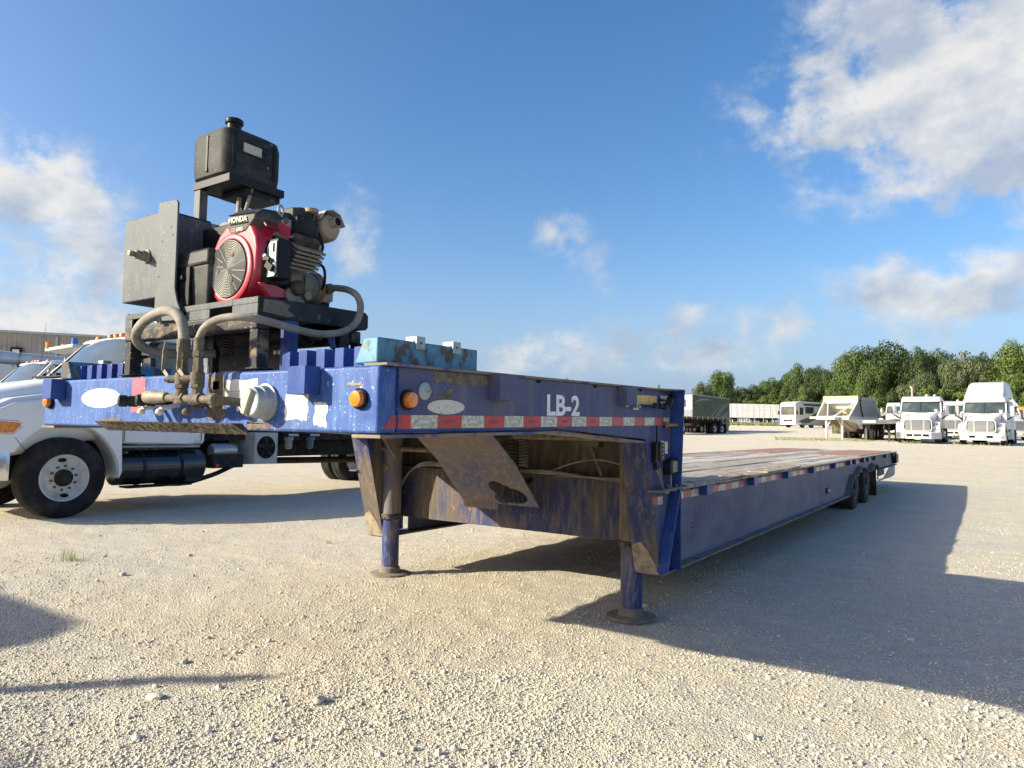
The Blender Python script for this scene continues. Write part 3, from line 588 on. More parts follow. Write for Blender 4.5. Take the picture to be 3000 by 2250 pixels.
# --- reflective tape
def tape(segs, z0, z1, x, f, first_slant=0):
    m = MB()
    for k, (a, b, c) in enumerate(segs):
        m.mi = c; sl = first_slant if k == 0 else 0
        m.prism([(a, z0), (b-.0006, z0), (b-.0006, z1), (a+sl, z1)], 'x', x, x+.0012)
    m.xf(f); return m.build('reflective_tape', [TAPERED, TAPEWHITE], T, label='red and white reflective tape strip')
YT = .1703; edges = [.024]+[YT+.1524*i for i in range(17)]+[2.71]
gt = tape([(edges[i], edges[i+1], i % 2) for i in range(len(edges)-1)], 1.2205, 1.271, .0004, G, .045)
TAPEINK = pm('tape_ink', (.40, .385, .315), .4); TAPEINKR = pm('tape_ink_red', (.42, .05, .05), .4)
for i in range(12):
    a = edges[i]+.02; white = i % 2
    if white: shapes('printed_panel', TAPEINK, gt, lambda m: m.prism([(a+.013, 1.229), (a+.1, 1.229), (a+.1, 1.263), (a+.013, 1.263)], 'x', .0018, .0022).xf(G))
    text('lettering', 'LEDWELL', LETTER if white else TAPEINKR, gt, .0165, G(.0026, a+.026, 1.2405), (0, 1, SG), (0, 0, 1), .0002, .0004, .06)
    if white:
        for s0 in (0, math.pi):
            shapes('printed_arc', TAPEWHITE, gt, lambda m: m.tube([(.0026, a+.056+.038*math.cos(t), 1.246+.0135*math.sin(t)) for t in [(-65+130*k/14)*math.pi/180+s0 for k in range(15)]], .0012, 4).xf(G))
tape([(2.437, 2.515, 0), (2.515, 2.6, 1)], .754, .805, .0004, lambda x, y, z: (x, y, z), 0)
# --- weld beads
def bead(m, p0, p1, r, n):
    p0 = Vector(p0); p1 = Vector(p1); rr = random.Random(4); d = (p1-p0).normalized()
    m.tube([p0.lerp(p1, k/n)+Vector((rr.uniform(-1, 1), rr.uniform(-1, 1), rr.uniform(-1, 1)))*r*.35 for k in range(n+1)], [r*(.7+.5*((k % 2))) for k in range(n+1)], 6)
g('weld_bead', BLUESHADE, lambda m: bead(m, (.003, .097, 1.215), (.003, .097, 1.44), .004, 44), 0)
g('weld_bead', BLUESHADE, lambda m: bead(m, (.002, .1, 1.2095), (.002, 1.2, 1.2095), .0035, 150), 0)
shapes('weld_bead', BLUESHADE, T, lambda m: bead(m, (-.058, 2.96, .315), (-.058, 9.7, .315), .006, 260))
for y in (5.35, 7.95): shapes('web_seam', BLUESIDE, T, lambda m: m.box(-.0602, -.0585, y, y+.012, .32, .74))
for (u0, z0, n, wd) in ((-.495, 1.272, 5, .10), (-.495, 1.325, 3, .11), (-.89, 1.345, 3, .19)):
    for k in range(n): g('printed_line', pm('faint_ink', (.34, .32, .28), .7), lambda m: m.box(u0, u0+wd*(1-.12*(k % 3)), -.0022, -.0017, z0+.009*k, z0+.009*k+.003), 0)
# --- stake pockets
def pocket(parent, x0, x1, y0, y1, z0, z1, f=G, out='x'):
    m = MB(); t = .007
    if out == 'x':
        s = 1 if x1 > x0 else -1; a, b = sorted((x0, x1))
        xo = (b-t, b) if s > 0 else (a, a+t); xw = (a, b-t) if s > 0 else (a+t, b)
        m.box(*xo, y0, y1, z0, z1); m.box(*xw, y0, y0+t, z0, z1); m.box(*xw, y1-t, y1, z0, z1)
    else:
        m.box(x0, x1, y0, y0+t, z0, z1); m.box(x0, x0+t, y0+t, y1, z0, z1); m.box(x1-t, x1, y0+t, y1, z0, z1)
    if f: m.xf(f)
    return m.build('stake_pocket', BLUESHADE if out == 'y' or f is None else BLUEGN, T, bevel=.002)
for y0, y1 in ((.655, .79), (1.92, 2.055)):
    pocket(T, .0008, .062, y0, y1, 1.34, ZT-.001); pocket(T, -W-.0008, -W-.062, y0, y1, 1.34, ZT-.001)
for x0 in (-.405, -2.44): pocket(T, x0, x0+.10, -.075, -.0008, 1.345, ZT+.004, out='y')
for y in (1.04, 1.62, 2.22): g('slot', BLACK, lambda m: m.box(.0005, .0019, y, y+.04, 1.43, 1.444), 0)
# --- stub tubes on the front beam
for x0 in (-.668, -.562, -.455, -.346, -.238, -2.456, -2.338, -2.231, -2.121, -2.011):
    g('stub_tube', BLUESHADE, lambda m: m.box(x0, x0+.052, .1, .165, 1.405, 1.533), .003)
# --- teal boxes with grey clips
for s in (0, 1):
    fx = (lambda x: x) if s == 0 else (lambda x: -W-x)
    bx = g('steel_box', TEAL, lambda m: m.prism([(fx(-.185), ZT+.012), (fx(-.06), ZT+.012), (fx(-.06), 1.557), (fx(-.135), 1.557)], 'y', .05, .655), .008, seg=3, label='chipped teal steel box with grey clips' if s == 0 else 'teal steel box at the far edge')
    for y in (.25, .475):
        m = MB(); xa, xb_ = sorted((fx(-.0595), fx(-.052))); xc, xd = sorted((fx(-.11), fx(-.06)))
        m.box(xa, xb_, y, y+.05, 1.527, 1.578); m.box(xc, xd, y, y+.05, 1.558, 1.578); m.xf(G); m.build('clip', GALV, bx, bevel=.001)
        shapes('bolt_hole', BLACK, bx, lambda m: m.cyl((xb_-.001, y+.025, 1.553+SG*y), (xb_+.0006, y+.025, 1.553+SG*y), .005))
# --- front fittings: manifold, valves, couplings
k9 = lambda x: 1.793-(1.793-x)*.939
ym = -.11
man = shapes('manifold_pipe', FITTING, T, lambda m: (m.cyl((-1.16, ym, 1.336), (-.80, ym, 1.325), .017, n=12), m.cyl((-1.085, ym, 1.332), (-1.02, ym, 1.332), .026, n=6), m.cyl((-.97, ym, 1.331), (-.90, ym, 1.33), .025, n=10), m.cyl((-.83, ym, 1.326), (-.80, ym, 1.325), .026, n=8), m.cyl((-.81, ym, 1.325), (-.80, .0, 1.32), .018, n=12), m.cyl((-1.05, ym, 1.31), (-1.05, ym, 1.37), .026, n=12)), bevel=.002)
cp = shapes('hose_coupling', BRASS, T, lambda m: (m.lathe([(.022, -.01), (.029, 0), (.03, .06), (.026, .07), (.026, .12), (.02, .16)], (-1.315, ym, 1.342), (1, -.02, -.02), 24)), bevel=.001)
shapes('bore', BLACK, cp, lambda m: m.cyl((-1.3262, ym, 1.342), (-1.3252, ym, 1.342), .016))
for x, z in ((k9(-1.717), 1.325), (k9(-1.553), 1.327)):
    c = shapes('dust_cap', BLACKPLASTIC, T, lambda m: (m.lathe([(.016, -.05), (.026, -.045), (.028, -.015), (.022, -.01), (.026, .005), (.026, .03), (.018, .035), (.018, .1)], (x, ym+.02, z), (.35, .9, 0), 20)), bevel=.001)
    shapes('cap_ring', STEEL, c, lambda m: m.lathe([(.0225, 0), (.0255, .002), (.0255, .008), (.0225, .01)], (x-.012, ym-.010, z), (.35, .9, 0), 20))
for x in (k9(-1.60), k9(-1.44), k9(-1.22)):
    shapes('bleed_plug', PAPER if x < -1.2 else FITTING, T, lambda m: (m.lathe([(.013, 0), (.016, .006), (.016, .018), (.010, .024)], (x, ym+.02, 1.285), (.2, -.5, -.9), 16), m.cyl((x, ym+.02, 1.29), (x, -.001, 1.31), .011, n=10)), bevel=.001)
for x, s in ((-1.05, 1), (-.935, 1)):
    v = shapes('ball_valve', FITTING, T, lambda m: (m.cyl((x, ym, 1.33), (x, ym, 1.385), .023, n=8), m.cyl((x, ym, 1.375), (x, ym, 1.39), .031, n=6), m.cyl((x, ym, 1.39), (x, ym, 1.44), .028, n=14), m.cyl((x, ym, 1.44), (x, ym, 1.47), .025, n=6), m.cyl((x, ym, 1.415), (x-.055, ym-.03, 1.412), .016, n=10), m.cyl((x-.055, ym-.03, 1.412), (x-.066, ym-.036, 1.411), .010, n=6), m.cyl((x, ym, 1.47), (x, ym, 1.50), .022, n=6), m.cyl((x, ym, 1.50), (x, ym, 1.575), .020, n=12)), bevel=.001)
    shapes('valve_handle', BRASS, v, lambda m: (m.bar((x-.055, ym-.03, 1.425), (x-.095, ym-.03, 1.455), .018, .004, (0, 1, 0)), m.bar((x-.095, ym-.03, 1.453), (x-.09, ym-.03, 1.545), .018, .005, (1, 0, 0)), m.bar((x-.09, ym-.03, 1.545), (x-.086, ym-.03, 1.575), .012, .004, (1, 0, 0))), bevel=.001)
cap = shapes('rotary_cap', GALV, T, lambda m: m.lathe([(.074, 0), (.076, -.012), (.068, -.014), (.066, -.045), (.060, -.05), (.060, -.078), (.054, -.083), (0, -.084)], (-.622, -.0005, 1.318), (0, 1, 0), 36), label='grey round screw cap with a bar grip', bevel=.001)
shapes('grip', pm('pale_grip', (.40, .37, .28), .6), cap, lambda m: m.obox((-.622, -.09, 1.318), (.026, .02, .105), (0, .42, 0)), bevel=.004)
# --- side controls
def ctl(m):
    m.box(.0005, .008, 2.12, 2.20, 1.315, 1.355); m.cyl((.008, 2.13, 1.335), (.03, 2.13, 1.335), .008, n=8); m.cyl((.008, 2.16, 1.335), (.034, 2.16, 1.335), .009, n=8); m.cyl((.0, 2.02, 1.335), (.02, 2.03, 1.34), .008, n=8)
vb = g('valve_block', STEEL, ctl, .001)
for y in (2.36, 2.44, 2.51):
    shapes('lever', BLACKPLASTIC, vb, lambda m: (m.cyl((.02, y-.17, 1.379), (.04, y, 1.384), .005, n=8), m.lathe([(.004, -.02), (.016, -.012), (.02, .0), (.016, .014), (.003, .02)], (.042, y+.01, 1.385), (.1, 1, 0), 14)))
g('push_knob', BLACKPLASTIC, lambda m: (m.cyl((.001, 2.52, 1.385), (.03, 2.56, 1.383), .006, n=8), m.obox((.045, 2.60, 1.375), (.04, .07, .05), (0, .3, .2)), m.box(.0008, .03, 2.69, 2.75, 1.40, 1.425)), .002)
g('pull_rod', RUST, lambda m: (m.cyl((.01, 2.63, 1.222), (.085, 2.86, 1.226), .011, n=10), m.lathe([(.012, -.006), (.024, -.004), (.024, .004), (.012, .006)], (.014, 2.625, 1.222), (1, .2, 0), 14), m.tube([(.085+.012*math.sin(t), 2.87+.016*math.cos(t), 1.226) for t in [q*.5 for q in range(13)]], .005, 6)), 0)
rb = g('remote_holder', BLACKPLASTIC, lambda m: (m.box(.0008, .035, 2.41, 2.50, .985, 1.115), m.cyl((.02, 2.455, 1.115), (.015, 2.46, 1.22), .006, n=8), m.cyl((.018, 2.44, .94), (.018, 2.44, .985), .014, n=10)), .004)
shapes('remote_panel', DARKPLASTIC, rb, lambda m: m.box(.0355, .046, 2.455, 2.525, 1.035, 1.155), bevel=.004)
for k in range(4): shapes('button', pm('grey_button', (.22, .22, .22), .5), rb, lambda m: m.cyl((.046, 2.49, 1.06+.025*k), (.049, 2.49, 1.06+.025*k), .008, n=12))
cb = shapes('control_box', BLACKPLASTIC, T, lambda m: m.box(.0008, .055, 2.605, 2.745, .945, 1.045), bevel=.008)
shapes('label_plate', pm('printed_plate', (.22, .21, .18), .6, layers=[((.40, .37, .2), 60, .55, .6, None, 1)]), cb, lambda m: m.box(.0555, .0562, 2.64, 2.72, .96, 1.03))
for k, (a, b) in enumerate((((.02, 2.45, .99), (.03, 2.66, .95)), ((.02, 2.50, .99), (.03, 2.60, .88)), ((.03, 2.66, .945), (.04, 2.72, .88)))):
    mid = ((.04, (a[1]+b[1])/2-.03, .845), (.05, (a[1]+b[1])/2+.05, .848))
    shapes('cable', HOSE, T, lambda m: m.tube(smoothpath([a, mid[0], mid[1], b]), .007, 8))
# ------------------------------------------------------------------ main deck
ZD = .84
wp = [(2.94, .312), (9.72, .312), (10.2, .585), (13.62, .57), (16.18, .56), (16.18, .826), (2.94, .826)]
for x0, x1 in ((-.075, -.06), (-W+.06, -W+.075)): shapes('deck_web', BLUESIDE, T, lambda m: m.prism(wp, 'x', x0, x1), bevel=.003)
for s in (0, 1):
    f = (lambda a, b: (a, b)) if s == 0 else (lambda a, b: (-W-b, -W-a))
    shapes('deck_bottom_flange', RUSTBLUE, T, lambda m: (m.box(*f(-.17, .022), 2.55, 9.72, .297, .311),), bevel=.002)
    shapes('fender_lip', BLUEMUD, T, lambda m: (m.prism([(9.72, .30), (9.735, .312), (10.215, .588), (10.62, .575), (10.62, .562), (10.22, .572)], 'x', *f(-.2, .02))), bevel=.002)
    for yc in (11.10, 12.58):
        pts = [(yc+.49*math.cos(t), .555+.135*math.sin(t)) for t in [math.pi*k/14 for k in range(15)]]
        pts2 = [(yc+.475*math.cos(t), .552+.122*math.sin(t)) for t in [math.pi*k/14 for k in range(15)]]
        shapes('fender_arch', BLUEMUD, T, lambda m: m.prism(pts+pts2[::-1], 'x', *f(-.30, .02)), bevel=.002)
    shapes('rub_rail', EDGEPLATE, T, lambda m: m.box(*f(-.10, .004), 2.96, 16.2, .8265, ZD), bevel=.002)
PK = [3.47, 4.74, 6.02, 7.30, 8.70, 9.92, 10.42, 11.30, 11.83, 12.70, 14.25, 15.5]
for y in PK:
    pocket(T, -.0595, .0, y, y+.135, .748, .826, None)
    if y < 9: pocket(T, -W+.0595, -W, y, y+.135, .748, .826, None)
def tape_run(a, b, first):
    n = max(2, round((b-a)/.165)); st = (b-a)/n
    tape([(a+st*k, a+st*(k+1), (k+first) % 2) for k in range(n)], .746, .797, -.0596, lambda x, y, z: (x, y, z))
tape_run(2.97, 3.45, 1)
for a, b in zip(PK[:9], PK[1:10]):
    if b-a > .6: tape_run(a+.28, b-.12, 0)
for y in [3.27+.62*k for k in range(20)]: shapes('slot', BLACK, T, lambda m: m.box(-.0598, -.0585, y, y+.06, .802, .815))
ml = shapes('side_marker', BLACKPLASTIC, T, lambda m: m.box(-.0596, -.04, 8.33, 8.55, .43, .50), bevel=.01); shapes('lens', pm('faded_amber', (.55, .24, .12), .4), ml, lambda m: m.box(-.0398, -.032, 8.37, 8.51, .445, .485), bevel=.005)
for y, z in ((3.30, .55), (3.33, .55), (3.30, .52), (3.33, .52), (3.32, .40)): shapes('bolt_hole', BLACK, T, lambda m: m.cyl((-.0605, y, z), (-.0588, y, z), .006, n=10))
# planks and plates of the deck
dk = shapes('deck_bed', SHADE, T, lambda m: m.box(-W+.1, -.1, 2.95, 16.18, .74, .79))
r = random.Random(5); xw = -.105; row = 0
while xw > -W+.16:
    wd = r.choice((.145, .19, .19, .235)); wd = min(wd, xw-(-W+.105)); y = 2.965; first = True
    while y < 16.15:
        ln = r.uniform(3.2, 6.2) if not first else r.uniform(2.0, 5.5); y1 = min(y+ln, 16.17)
        if y1 > 15.2: y1 = 16.17
        blocked = (-.98 < xw-wd/2 < -.1 or -2.5 < xw-wd/2 < -1.62)
        if blocked and y1 > 11.6: y1 = 11.6
        h = r.uniform(-.004, .004); mat = WOOD2 if r.random() < .33 else WOOD
        m = MB(); n = 5
        tops = [r.uniform(-.004, .003) for _ in range(n+1)]
        rings = []
        for k in range(n+1):
            yy = y+.004+(y1-y-.008)*k/n; zt = ZD-.004+h+tops[k]; dx = r.uniform(-.002, .002)
            rings.append([(xw-wd+.004+dx, yy, .791), (xw-.004+dx, yy, .791), (xw-.004+dx, yy, zt-.003), (xw-.009+dx, yy, zt), (xw-wd+.009+dx, yy, zt), (xw-wd+.004+dx, yy, zt-.003)])
        m.loft(rings); m.build('plank', mat, dk, smooth=False)
        y = y1; first = False
        if blocked and y >= 11.59: break
    xw -= wd; row += 1
for x0, x1 in ((-.99, -.115), (-W+.1, -1.615)):
    shapes('tread_plate', RUSTPLATE, dk, lambda m: m.box(x0, x1, 11.61, 16.17, .791, ZD+.006), bevel=.003)
for k, y in enumerate((3.02, 3.74, 4.46, 5.18, 5.90)):
    def kp(m): m.plate(-.19, .006, y, y+.70, [(-.14, -.09, y+.30, y+.40)], 'z', ZD+.0005, ZD+.012); m.xf(lambda x, yy, z: (x, yy, z+.01*math.sin(k*2.1)*(yy-y)/.7+.002*(k % 2)))
    shapes('edge_plate', EDGEPLATE, T, kp, bevel=.001)
# wheels
def wheel(parent, loc, r, wdt, rimmat, tyremat, sx=1, rimr=.56, name='wheel', nut=10, hubr=.22, disc_depth=.0, tread=True, split=False):
    """tyre + rim with the outer face towards local +x*sx"""
    h = wdt/2; t = MB()
    t.lathe([(r*rimr*.98, -h*.82), (r*rimr*1.06, -h*.95), (r*.80, -h), (r*.94, -h*.93), (r*.985, -h*.8), (r, -h*.55), (r, -h*.2), (r*.985, -h*.17), (r*.985, -h*.11), (r, -h*.08), (r, h*.08), (r*.985, h*.11), (r*.985, h*.17), (r, h*.2), (r, h*.55), (r*.985, h*.8), (r*.94, h*.93), (r*.80, h), (r*rimr*1.06, h*.95), (r*rimr*.98, h*.82)], (0, 0, 0), (sx, 0, 0), 56, False)
    ty = t.build(name, tyremat, parent); ty.location = loc
    rr = r*rimr; d = h*disc_depth
    def rim(m): m.lathe([(rr*.95, -h*.8), (rr*1.03, h*.90), (rr*1.0, h*.965), (rr*.95, h*.93), (rr*.90, h*.70), (rr*.86, h*.45+d), (rr*.72, h*.30+d), (rr*.62, h*.42+d), (rr*.50, h*.44+d), (rr*.30, h*.44+d), (.001, h*.44+d)], (0, 0, 0), (sx, 0, 0), 40)
    rm = shapes('rim', rimmat, ty, rim)
    shapes('hub', SHADE, ty, lambda m: m.lathe([(rr*.38, h*.43+d), (rr*.37, h*.62+d), (rr*.27, h*.70+d), (rr*.25, h*.95+d), (rr*.12, h*1.0+d), (.001, h*1.0+d)], (0, 0, 0), (sx, 0, 0), 24))
    def nuts(m):
        for k in range(nut):
            a = k*2*math.pi/nut+.2; m.cyl((sx*(h*.42+d), rr*.52*math.cos(a), rr*.52*math.sin(a)), (sx*(h*.62+d), rr*.52*math.cos(a), rr*.52*math.sin(a)), rr*.055, n=6)
    if split:
        for k in range(nut):
            a = k*2*math.pi/nut+.2; shapes('wheel_nut', FITTING, ty, lambda m: m.cyl((sx*(h*.42+d), rr*.52*math.cos(a), rr*.52*math.sin(a)), (sx*(h*.62+d), rr*.52*math.cos(a), rr*.52*math.sin(a)), rr*.06, n=6))
    else: shapes('wheel_nuts', FITTING, ty, nuts)['kind'] = 'stuff'
    for k in (0, 1):
        a = math.pi/2+math.pi*k+.1; cy, cz = rr*.78*math.cos(a), rr*.78*math.sin(a)
        m = MB(); m.prism([(cy+rr*.17*math.cos(q*.3927)*1.0, cz+rr*.085*math.sin(q*.3927)) for q in range(16)], 'x', sx*(h*.28+d), sx*(h*.5+d)); m.build('hand_hole', BLACK, ty)
    return ty
DARKRIM = pm('dark_rim', (.12, .115, .105), .6, layers=[((.22, .19, .15), 8, .5, .7, None, 1)])
for y in (10.93, 12.18):
    for (x, sx) in ((-.20, 1), (-.46, 1), (-W+.20, -1), (-W+.46, -1)):
        wheel(T, (x, y, .385), .385, .235, DARKRIM, RUBBERDUST, sx, .56)
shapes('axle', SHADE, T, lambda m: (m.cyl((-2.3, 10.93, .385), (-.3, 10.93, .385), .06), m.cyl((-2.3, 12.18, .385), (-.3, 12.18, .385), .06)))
for x0 in (-.62, -W+.02): shapes('mud_flap', RUBBERDUST, T, lambda m: m.box(x0, x0+.6, 12.86, 12.872, .09, .56), bevel=.002)
shapes('tail_frame', BLUEMUD, T, lambda m: (m.box(-.14, -.01, 13.62, 16.2, .54, .558), m.box(-W+.01, -W+.14, 13.62, 16.2, .54, .558), m.box(-.10, -.08, 13.62, 13.68, .34, .54), m.box(-.10, -.085, 13.8, 14.6, .40, .54)), bevel=.003)
shapes('tail_plate', pm('pale_tail_plate', (.34, .33, .31), .6, layers=[((.2, .18, .16), 6, .45, .7, None, 1)]), T, lambda m: m.prism([(14.35, .345), (15.45, .545), (16.2, .545), (16.2, .33), (15.6, .30), (13.7, .318), (13.62, .345)], 'x', -.075, -.055), bevel=.003)
shapes('tail_cross', BLUEMUD, T, lambda m: m.box(-W+.02, -.02, 16.16, 16.24, .57, .82), bevel=.004)
tl = shapes('tail_marker', BLACKPLASTIC, T, lambda m: m.box(-.058, .03, 15.7, 16.1, .60, .79), bevel=.01); shapes('lens', pm('dull_red_lens', (.32, .06, .03), .4), tl, lambda m: m.box(.03, .034, 15.75, 15.9, .62, .70))
# ================================================================== hydraulic power unit on the gooseneck
Pu = thing('hydraulic_power_unit', 'engine driven hydraulic power unit with black fuel tank and red fan shroud', 'power unit', (-1.3, .35, 1.41), world=True)
FX0, FX1, FY0, FY1 = -1.857, -.776, .05, .69
def pp(name, mat, fn, bevel=.002, parent=Pu, **k): return shapes(name, mat, parent, fn, bevel=bevel, **k)
# base frame: angle plates with slots
pp('frame_plate', GREYSTEEL, lambda m: m.plate(FX0, FX1, 1.687, 1.773, [(-1.125, -.955, 1.70, 1.745), (-1.79, -1.665, 1.692, 1.745)], 'y', FY0, FY0+.008))
for x in (-1.345, -1.318, -1.292):
    pp('bolt_hole', BLACK, lambda m: m.cyl((x, FY0-.0008, 1.738), (x, FY0+.0004, 1.738), .009, n=14), 0)
side = pp('frame_plate', BLACKSTEEL, lambda m: m.prism([(FY0+.0085, 1.69), (FY1-.02, 1.702), (FY1, 1.715), (FY1, 1.775), (FY1-.02, 1.79), (FY0+.0085, 1.775)], 'x', FX1-.008, FX1+.001))
shapes('bare_patch', pm('worn_primer', (.16, .135, .10), .8, layers=[((.09, .08, .07), 25, .5, .65, None, 1)]), side, lambda m: m.prism([(.075, 1.71), (.21, 1.703), (.245, 1.715), (.20, 1.735), (.22, 1.755), (.17, 1.768), (.08, 1.765)], 'x', FX1+.0012, FX1+.002))
pp('frame_plate', BLACKSTEEL, lambda m: m.box(FX0-.001, FX0+.007, FY0+.0085, FY1, 1.695, 1.78)); pp('frame_plate', BLACKSTEEL, lambda m: m.box(FX0+.0075, FX1-.0085, FY1-.009, FY1-.001, 1.705, 1.785))
pp('frame_top', BLACKSTEEL, lambda m: (m.box(FX0+.008, FX1-.0085, FY0+.009, FY1-.0095, 1.752, 1.764),))
pp('frame_tube', RUSTYBLACK, lambda m: m.box(-1.82, -.748, .03, .092, 1.63, 1.686), .008, seg=3); pp('frame_tube', RUSTYBLACK, lambda m: m.box(-1.82, -.79, .60, .66, 1.63, 1.694), .008)
for x in (-1.812, -.80):
    lg = pp('leg', RUSTYBLACK, lambda m: m.box(x, x+.056, .032, .09, 1.412, 1.6295), .005)
    shapes('foot_plate', RUSTYBLACK, lg, lambda m: m.box(x-.03, x+.085, .015, .098, 1.459, 1.466), bevel=.002)
    pp('leg', BLACKSTEEL, lambda m: m.box(x-.004, x+.052, .60, .655, 1.412, 1.63), .005)
pp('leg', BLACKSTEEL, lambda m: m.box(-.835, -.78, .515, .575, 1.412, 1.70), .004)
pp('leg', BLUESHADE, lambda m: m.box(-.835, -.785, .215, .275, 1.412, 1.70), .004); pp('leg', BLACKSTEEL, lambda m: m.box(-1.60, -1.55, .35, .40, 1.412, 1.752), .004)
shp = pp('guide_plate', BLACKSTEEL, lambda m: m.box(-1.42, -.86, .30, .31, 1.42, 1.60))
for x in (-.98, -.95, -.92): shapes('bolt_hole', PAPER, shp, lambda m: m.cyl((x, .2985, 1.565), (x, .2995, 1.565), .011, n=14))
pp('side_panel', BLUESIDE, lambda m: m.box(-1.86, -1.40, .5, .51, 1.42, 1.642), .003)
pp('cylinder', DARKENG, lambda m: (m.cyl((-1.75, .40, 1.655), (-.92, .44, 1.655), .05), m.cyl((-.92, .44, 1.655), (-.84, .445, 1.655), .025), m.box(-1.05, -.9, .36, .50, 1.45, 1.55)), .002)
pp('valve_body', DARKENG, lambda m: (m.box(-.90, -.72, .40, .48, 1.535, 1.575), m.cyl((-.72, .44, 1.555), (-.69, .44, 1.555), .012), m.cyl((-.78, .395, 1.56), (-.78, .385, 1.56), .012)), .012)
pp('blue_handle', BLUESHADE, lambda m: m.tube([(-.745, .42, 1.665), (-.735, .42, 1.63), (-.725, .425, 1.585)], [.018, .016, .013], 10), 0)
pp('spring', DARKENG, lambda m: coil(m, -1.20, .20, 1.55, 1.64, .025, 6, .006), 0)
# hydraulic oil tank and its bracket
ht = pp('oil_tank', GREYSTEEL, lambda m: m.prism([(-1.895, 1.835), (-1.53, 1.835), (-1.53, 2.262), (-1.895, 2.262)], 'y', .045, .46), .006)
shapes('drain_plug', DARKENG, ht, lambda m: (m.cyl((-1.72, .16, 1.836), (-1.72, .16, 1.815), .026, n=8), m.cyl((-1.72, .16, 1.815), (-1.72, .16, 1.795), .016, n=8)), bevel=.001)
bo = shapes('sight_plug', BRASS, ht, lambda m: (m.lathe([(.036, 0), (.036, .006), (.026, .01), (.026, .03), (.02, .034)], (-1.668, .0445, 2.05), (0, -1, 0), 20), m.cyl((-1.668, .012, 2.05), (-1.668, -.016, 2.05), .023, n=6), m.obox((-1.668, -.03, 2.05), (.026, .034, .026), (0, .3, 0))), bevel=.002)
shapes('tank_lid', BLACKSTEEL, ht, lambda m: m.box(-1.62, -1.54, .09, .3, 2.2625, 2.272), bevel=.002)
br = pp('tank_bracket', GREYSTEEL, lambda m: m.prism([(-1.545, 1.715), (-1.33, 1.705), (-1.313, 1.712), (-1.308, 1.728), (-1.355, 1.80), (-1.378, 1.86), (-1.382, 2.272), (-1.397, 2.287), (-1.545, 2.297), (-1.548, 2.29)], 'y', .026, .036), .002)
for x, z in ((-1.335, 1.738), (-1.505, 1.722)): shapes('bolt', GALV, br, lambda m: (m.cyl((x, .0259, z), (x, .018, z), .021, n=18), m.cyl((x, .018, z), (x, .002, z), .013, n=6)), bevel=.001)
for x, z in ((-1.50, 2.10), (-1.43, 2.16), (-1.52, 1.93), (-1.41, 2.12)): shapes('bolt_hole', BLACK, br, lambda m: m.cyl((x, .0252, z), (x, .0259, z), .004, n=10))
rt = pp('reservoir', BLACKSTEEL, lambda m: m.box(-1.529, -1.25, .25, .55, 1.765, 2.215), .006)
shapes('filler_neck', TAN, rt, lambda m: (m.lathe([(.085, 0), (.09, .02), (.08, .035), (.05, .045)], (-1.43, .38, 2.215), (0, 0, 1), 24), m.cyl((-1.53, .31, 2.215), (-1.53, .31, 2.255), .014, n=10)), bevel=.001)
# battery box
bb = pp('battery_box', DARKPLASTIC, lambda m: m.loft([[(-1.425, .085, 1.765), (-1.20, .085, 1.765), (-1.20, .25, 1.765), (-1.425, .25, 1.765)], [(-1.44, .075, 1.97), (-1.19, .075, 1.97), (-1.19, .26, 1.97), (-1.44, .26, 1.97)]]), .012, seg=3)
shapes('lid', DARKPLASTIC, bb, lambda m: m.loft([[(-1.45, .065, 1.965), (-1.18, .065, 1.965), (-1.18, .268, 1.965), (-1.45, .268, 1.965)], [(-1.44, .075, 2.045), (-1.19, .075, 2.045), (-1.19, .26, 2.045), (-1.44, .26, 2.045)]]), bevel=.015, seg=3)
shapes('latch', BLACKPLASTIC, bb, lambda m: m.box(-1.43, -1.35, .045, .074, 1.90, 1.925), bevel=.006); shapes('strap', BLACKPLASTIC, bb, lambda m: m.box(-1.345, -1.315, .060, .0745, 1.78, 1.965), bevel=.002)
# fuel tank on its shelf
sh = pp('tank_shelf', BLACKSTEEL, lambda m: (m.box(-1.635, -1.322, .25, .258, 2.437, 2.476), m.box(-1.330, -1.322, .2585, .58, 2.437, 2.476), m.box(-1.635, -1.627, .2585, .58, 2.437, 2.476), m.box(-1.626, -1.331, .572, .58, 2.437, 2.476), m.box(-1.626, -1.331, .2585, .571, 2.440, 2.452), m.box(-1.55, -1.345, .36, .57, 2.405, 2.4365)), .001)
for y in (.255, .50): pp('shelf_post', GREYSTEEL if y < .3 else BLACKSTEEL, lambda m: m.box(-1.632, -1.578, y, y+.045, 1.764, 2.4365), .003)
pp('fuel_hose', HOSE, lambda m: m.tube(smoothpath([(-1.45, .40, 2.44), (-1.40, .36, 2.34), (-1.35, .33, 2.25), (-1.28, .30, 2.20)]), .011, 8), 0)
pp('fuel_hose', HOSE, lambda m: m.tube(smoothpath([(-1.35, .40, 2.44), (-1.36, .38, 2.34), (-1.34, .34, 2.24), (-1.30, .32, 2.19)]), .009, 8), 0)
def rring(x0, x1, y0, y1, z, r, n=4):
    out = []
    for cx, cy, a0 in ((x1-r, y1-r, 0), (x0+r, y1-r, 90), (x0+r, y0+r, 180), (x1-r, y0+r, 270)):
        for k in range(n+1): t = R_(a0+90*k/n); out.append((cx+r*math.cos(t), cy+r*math.sin(t), z))
    return out
TANKPL = pm('tank_plastic', (.018, .02, .022), .6, spec=.2, layers=[((.10, .10, .096), 4, .45, .8, (1, 1, 2), 1, .85), ((.42, .40, .36), 45, .66, .71, None, 2, .9)], bump=(160, .08, .001))
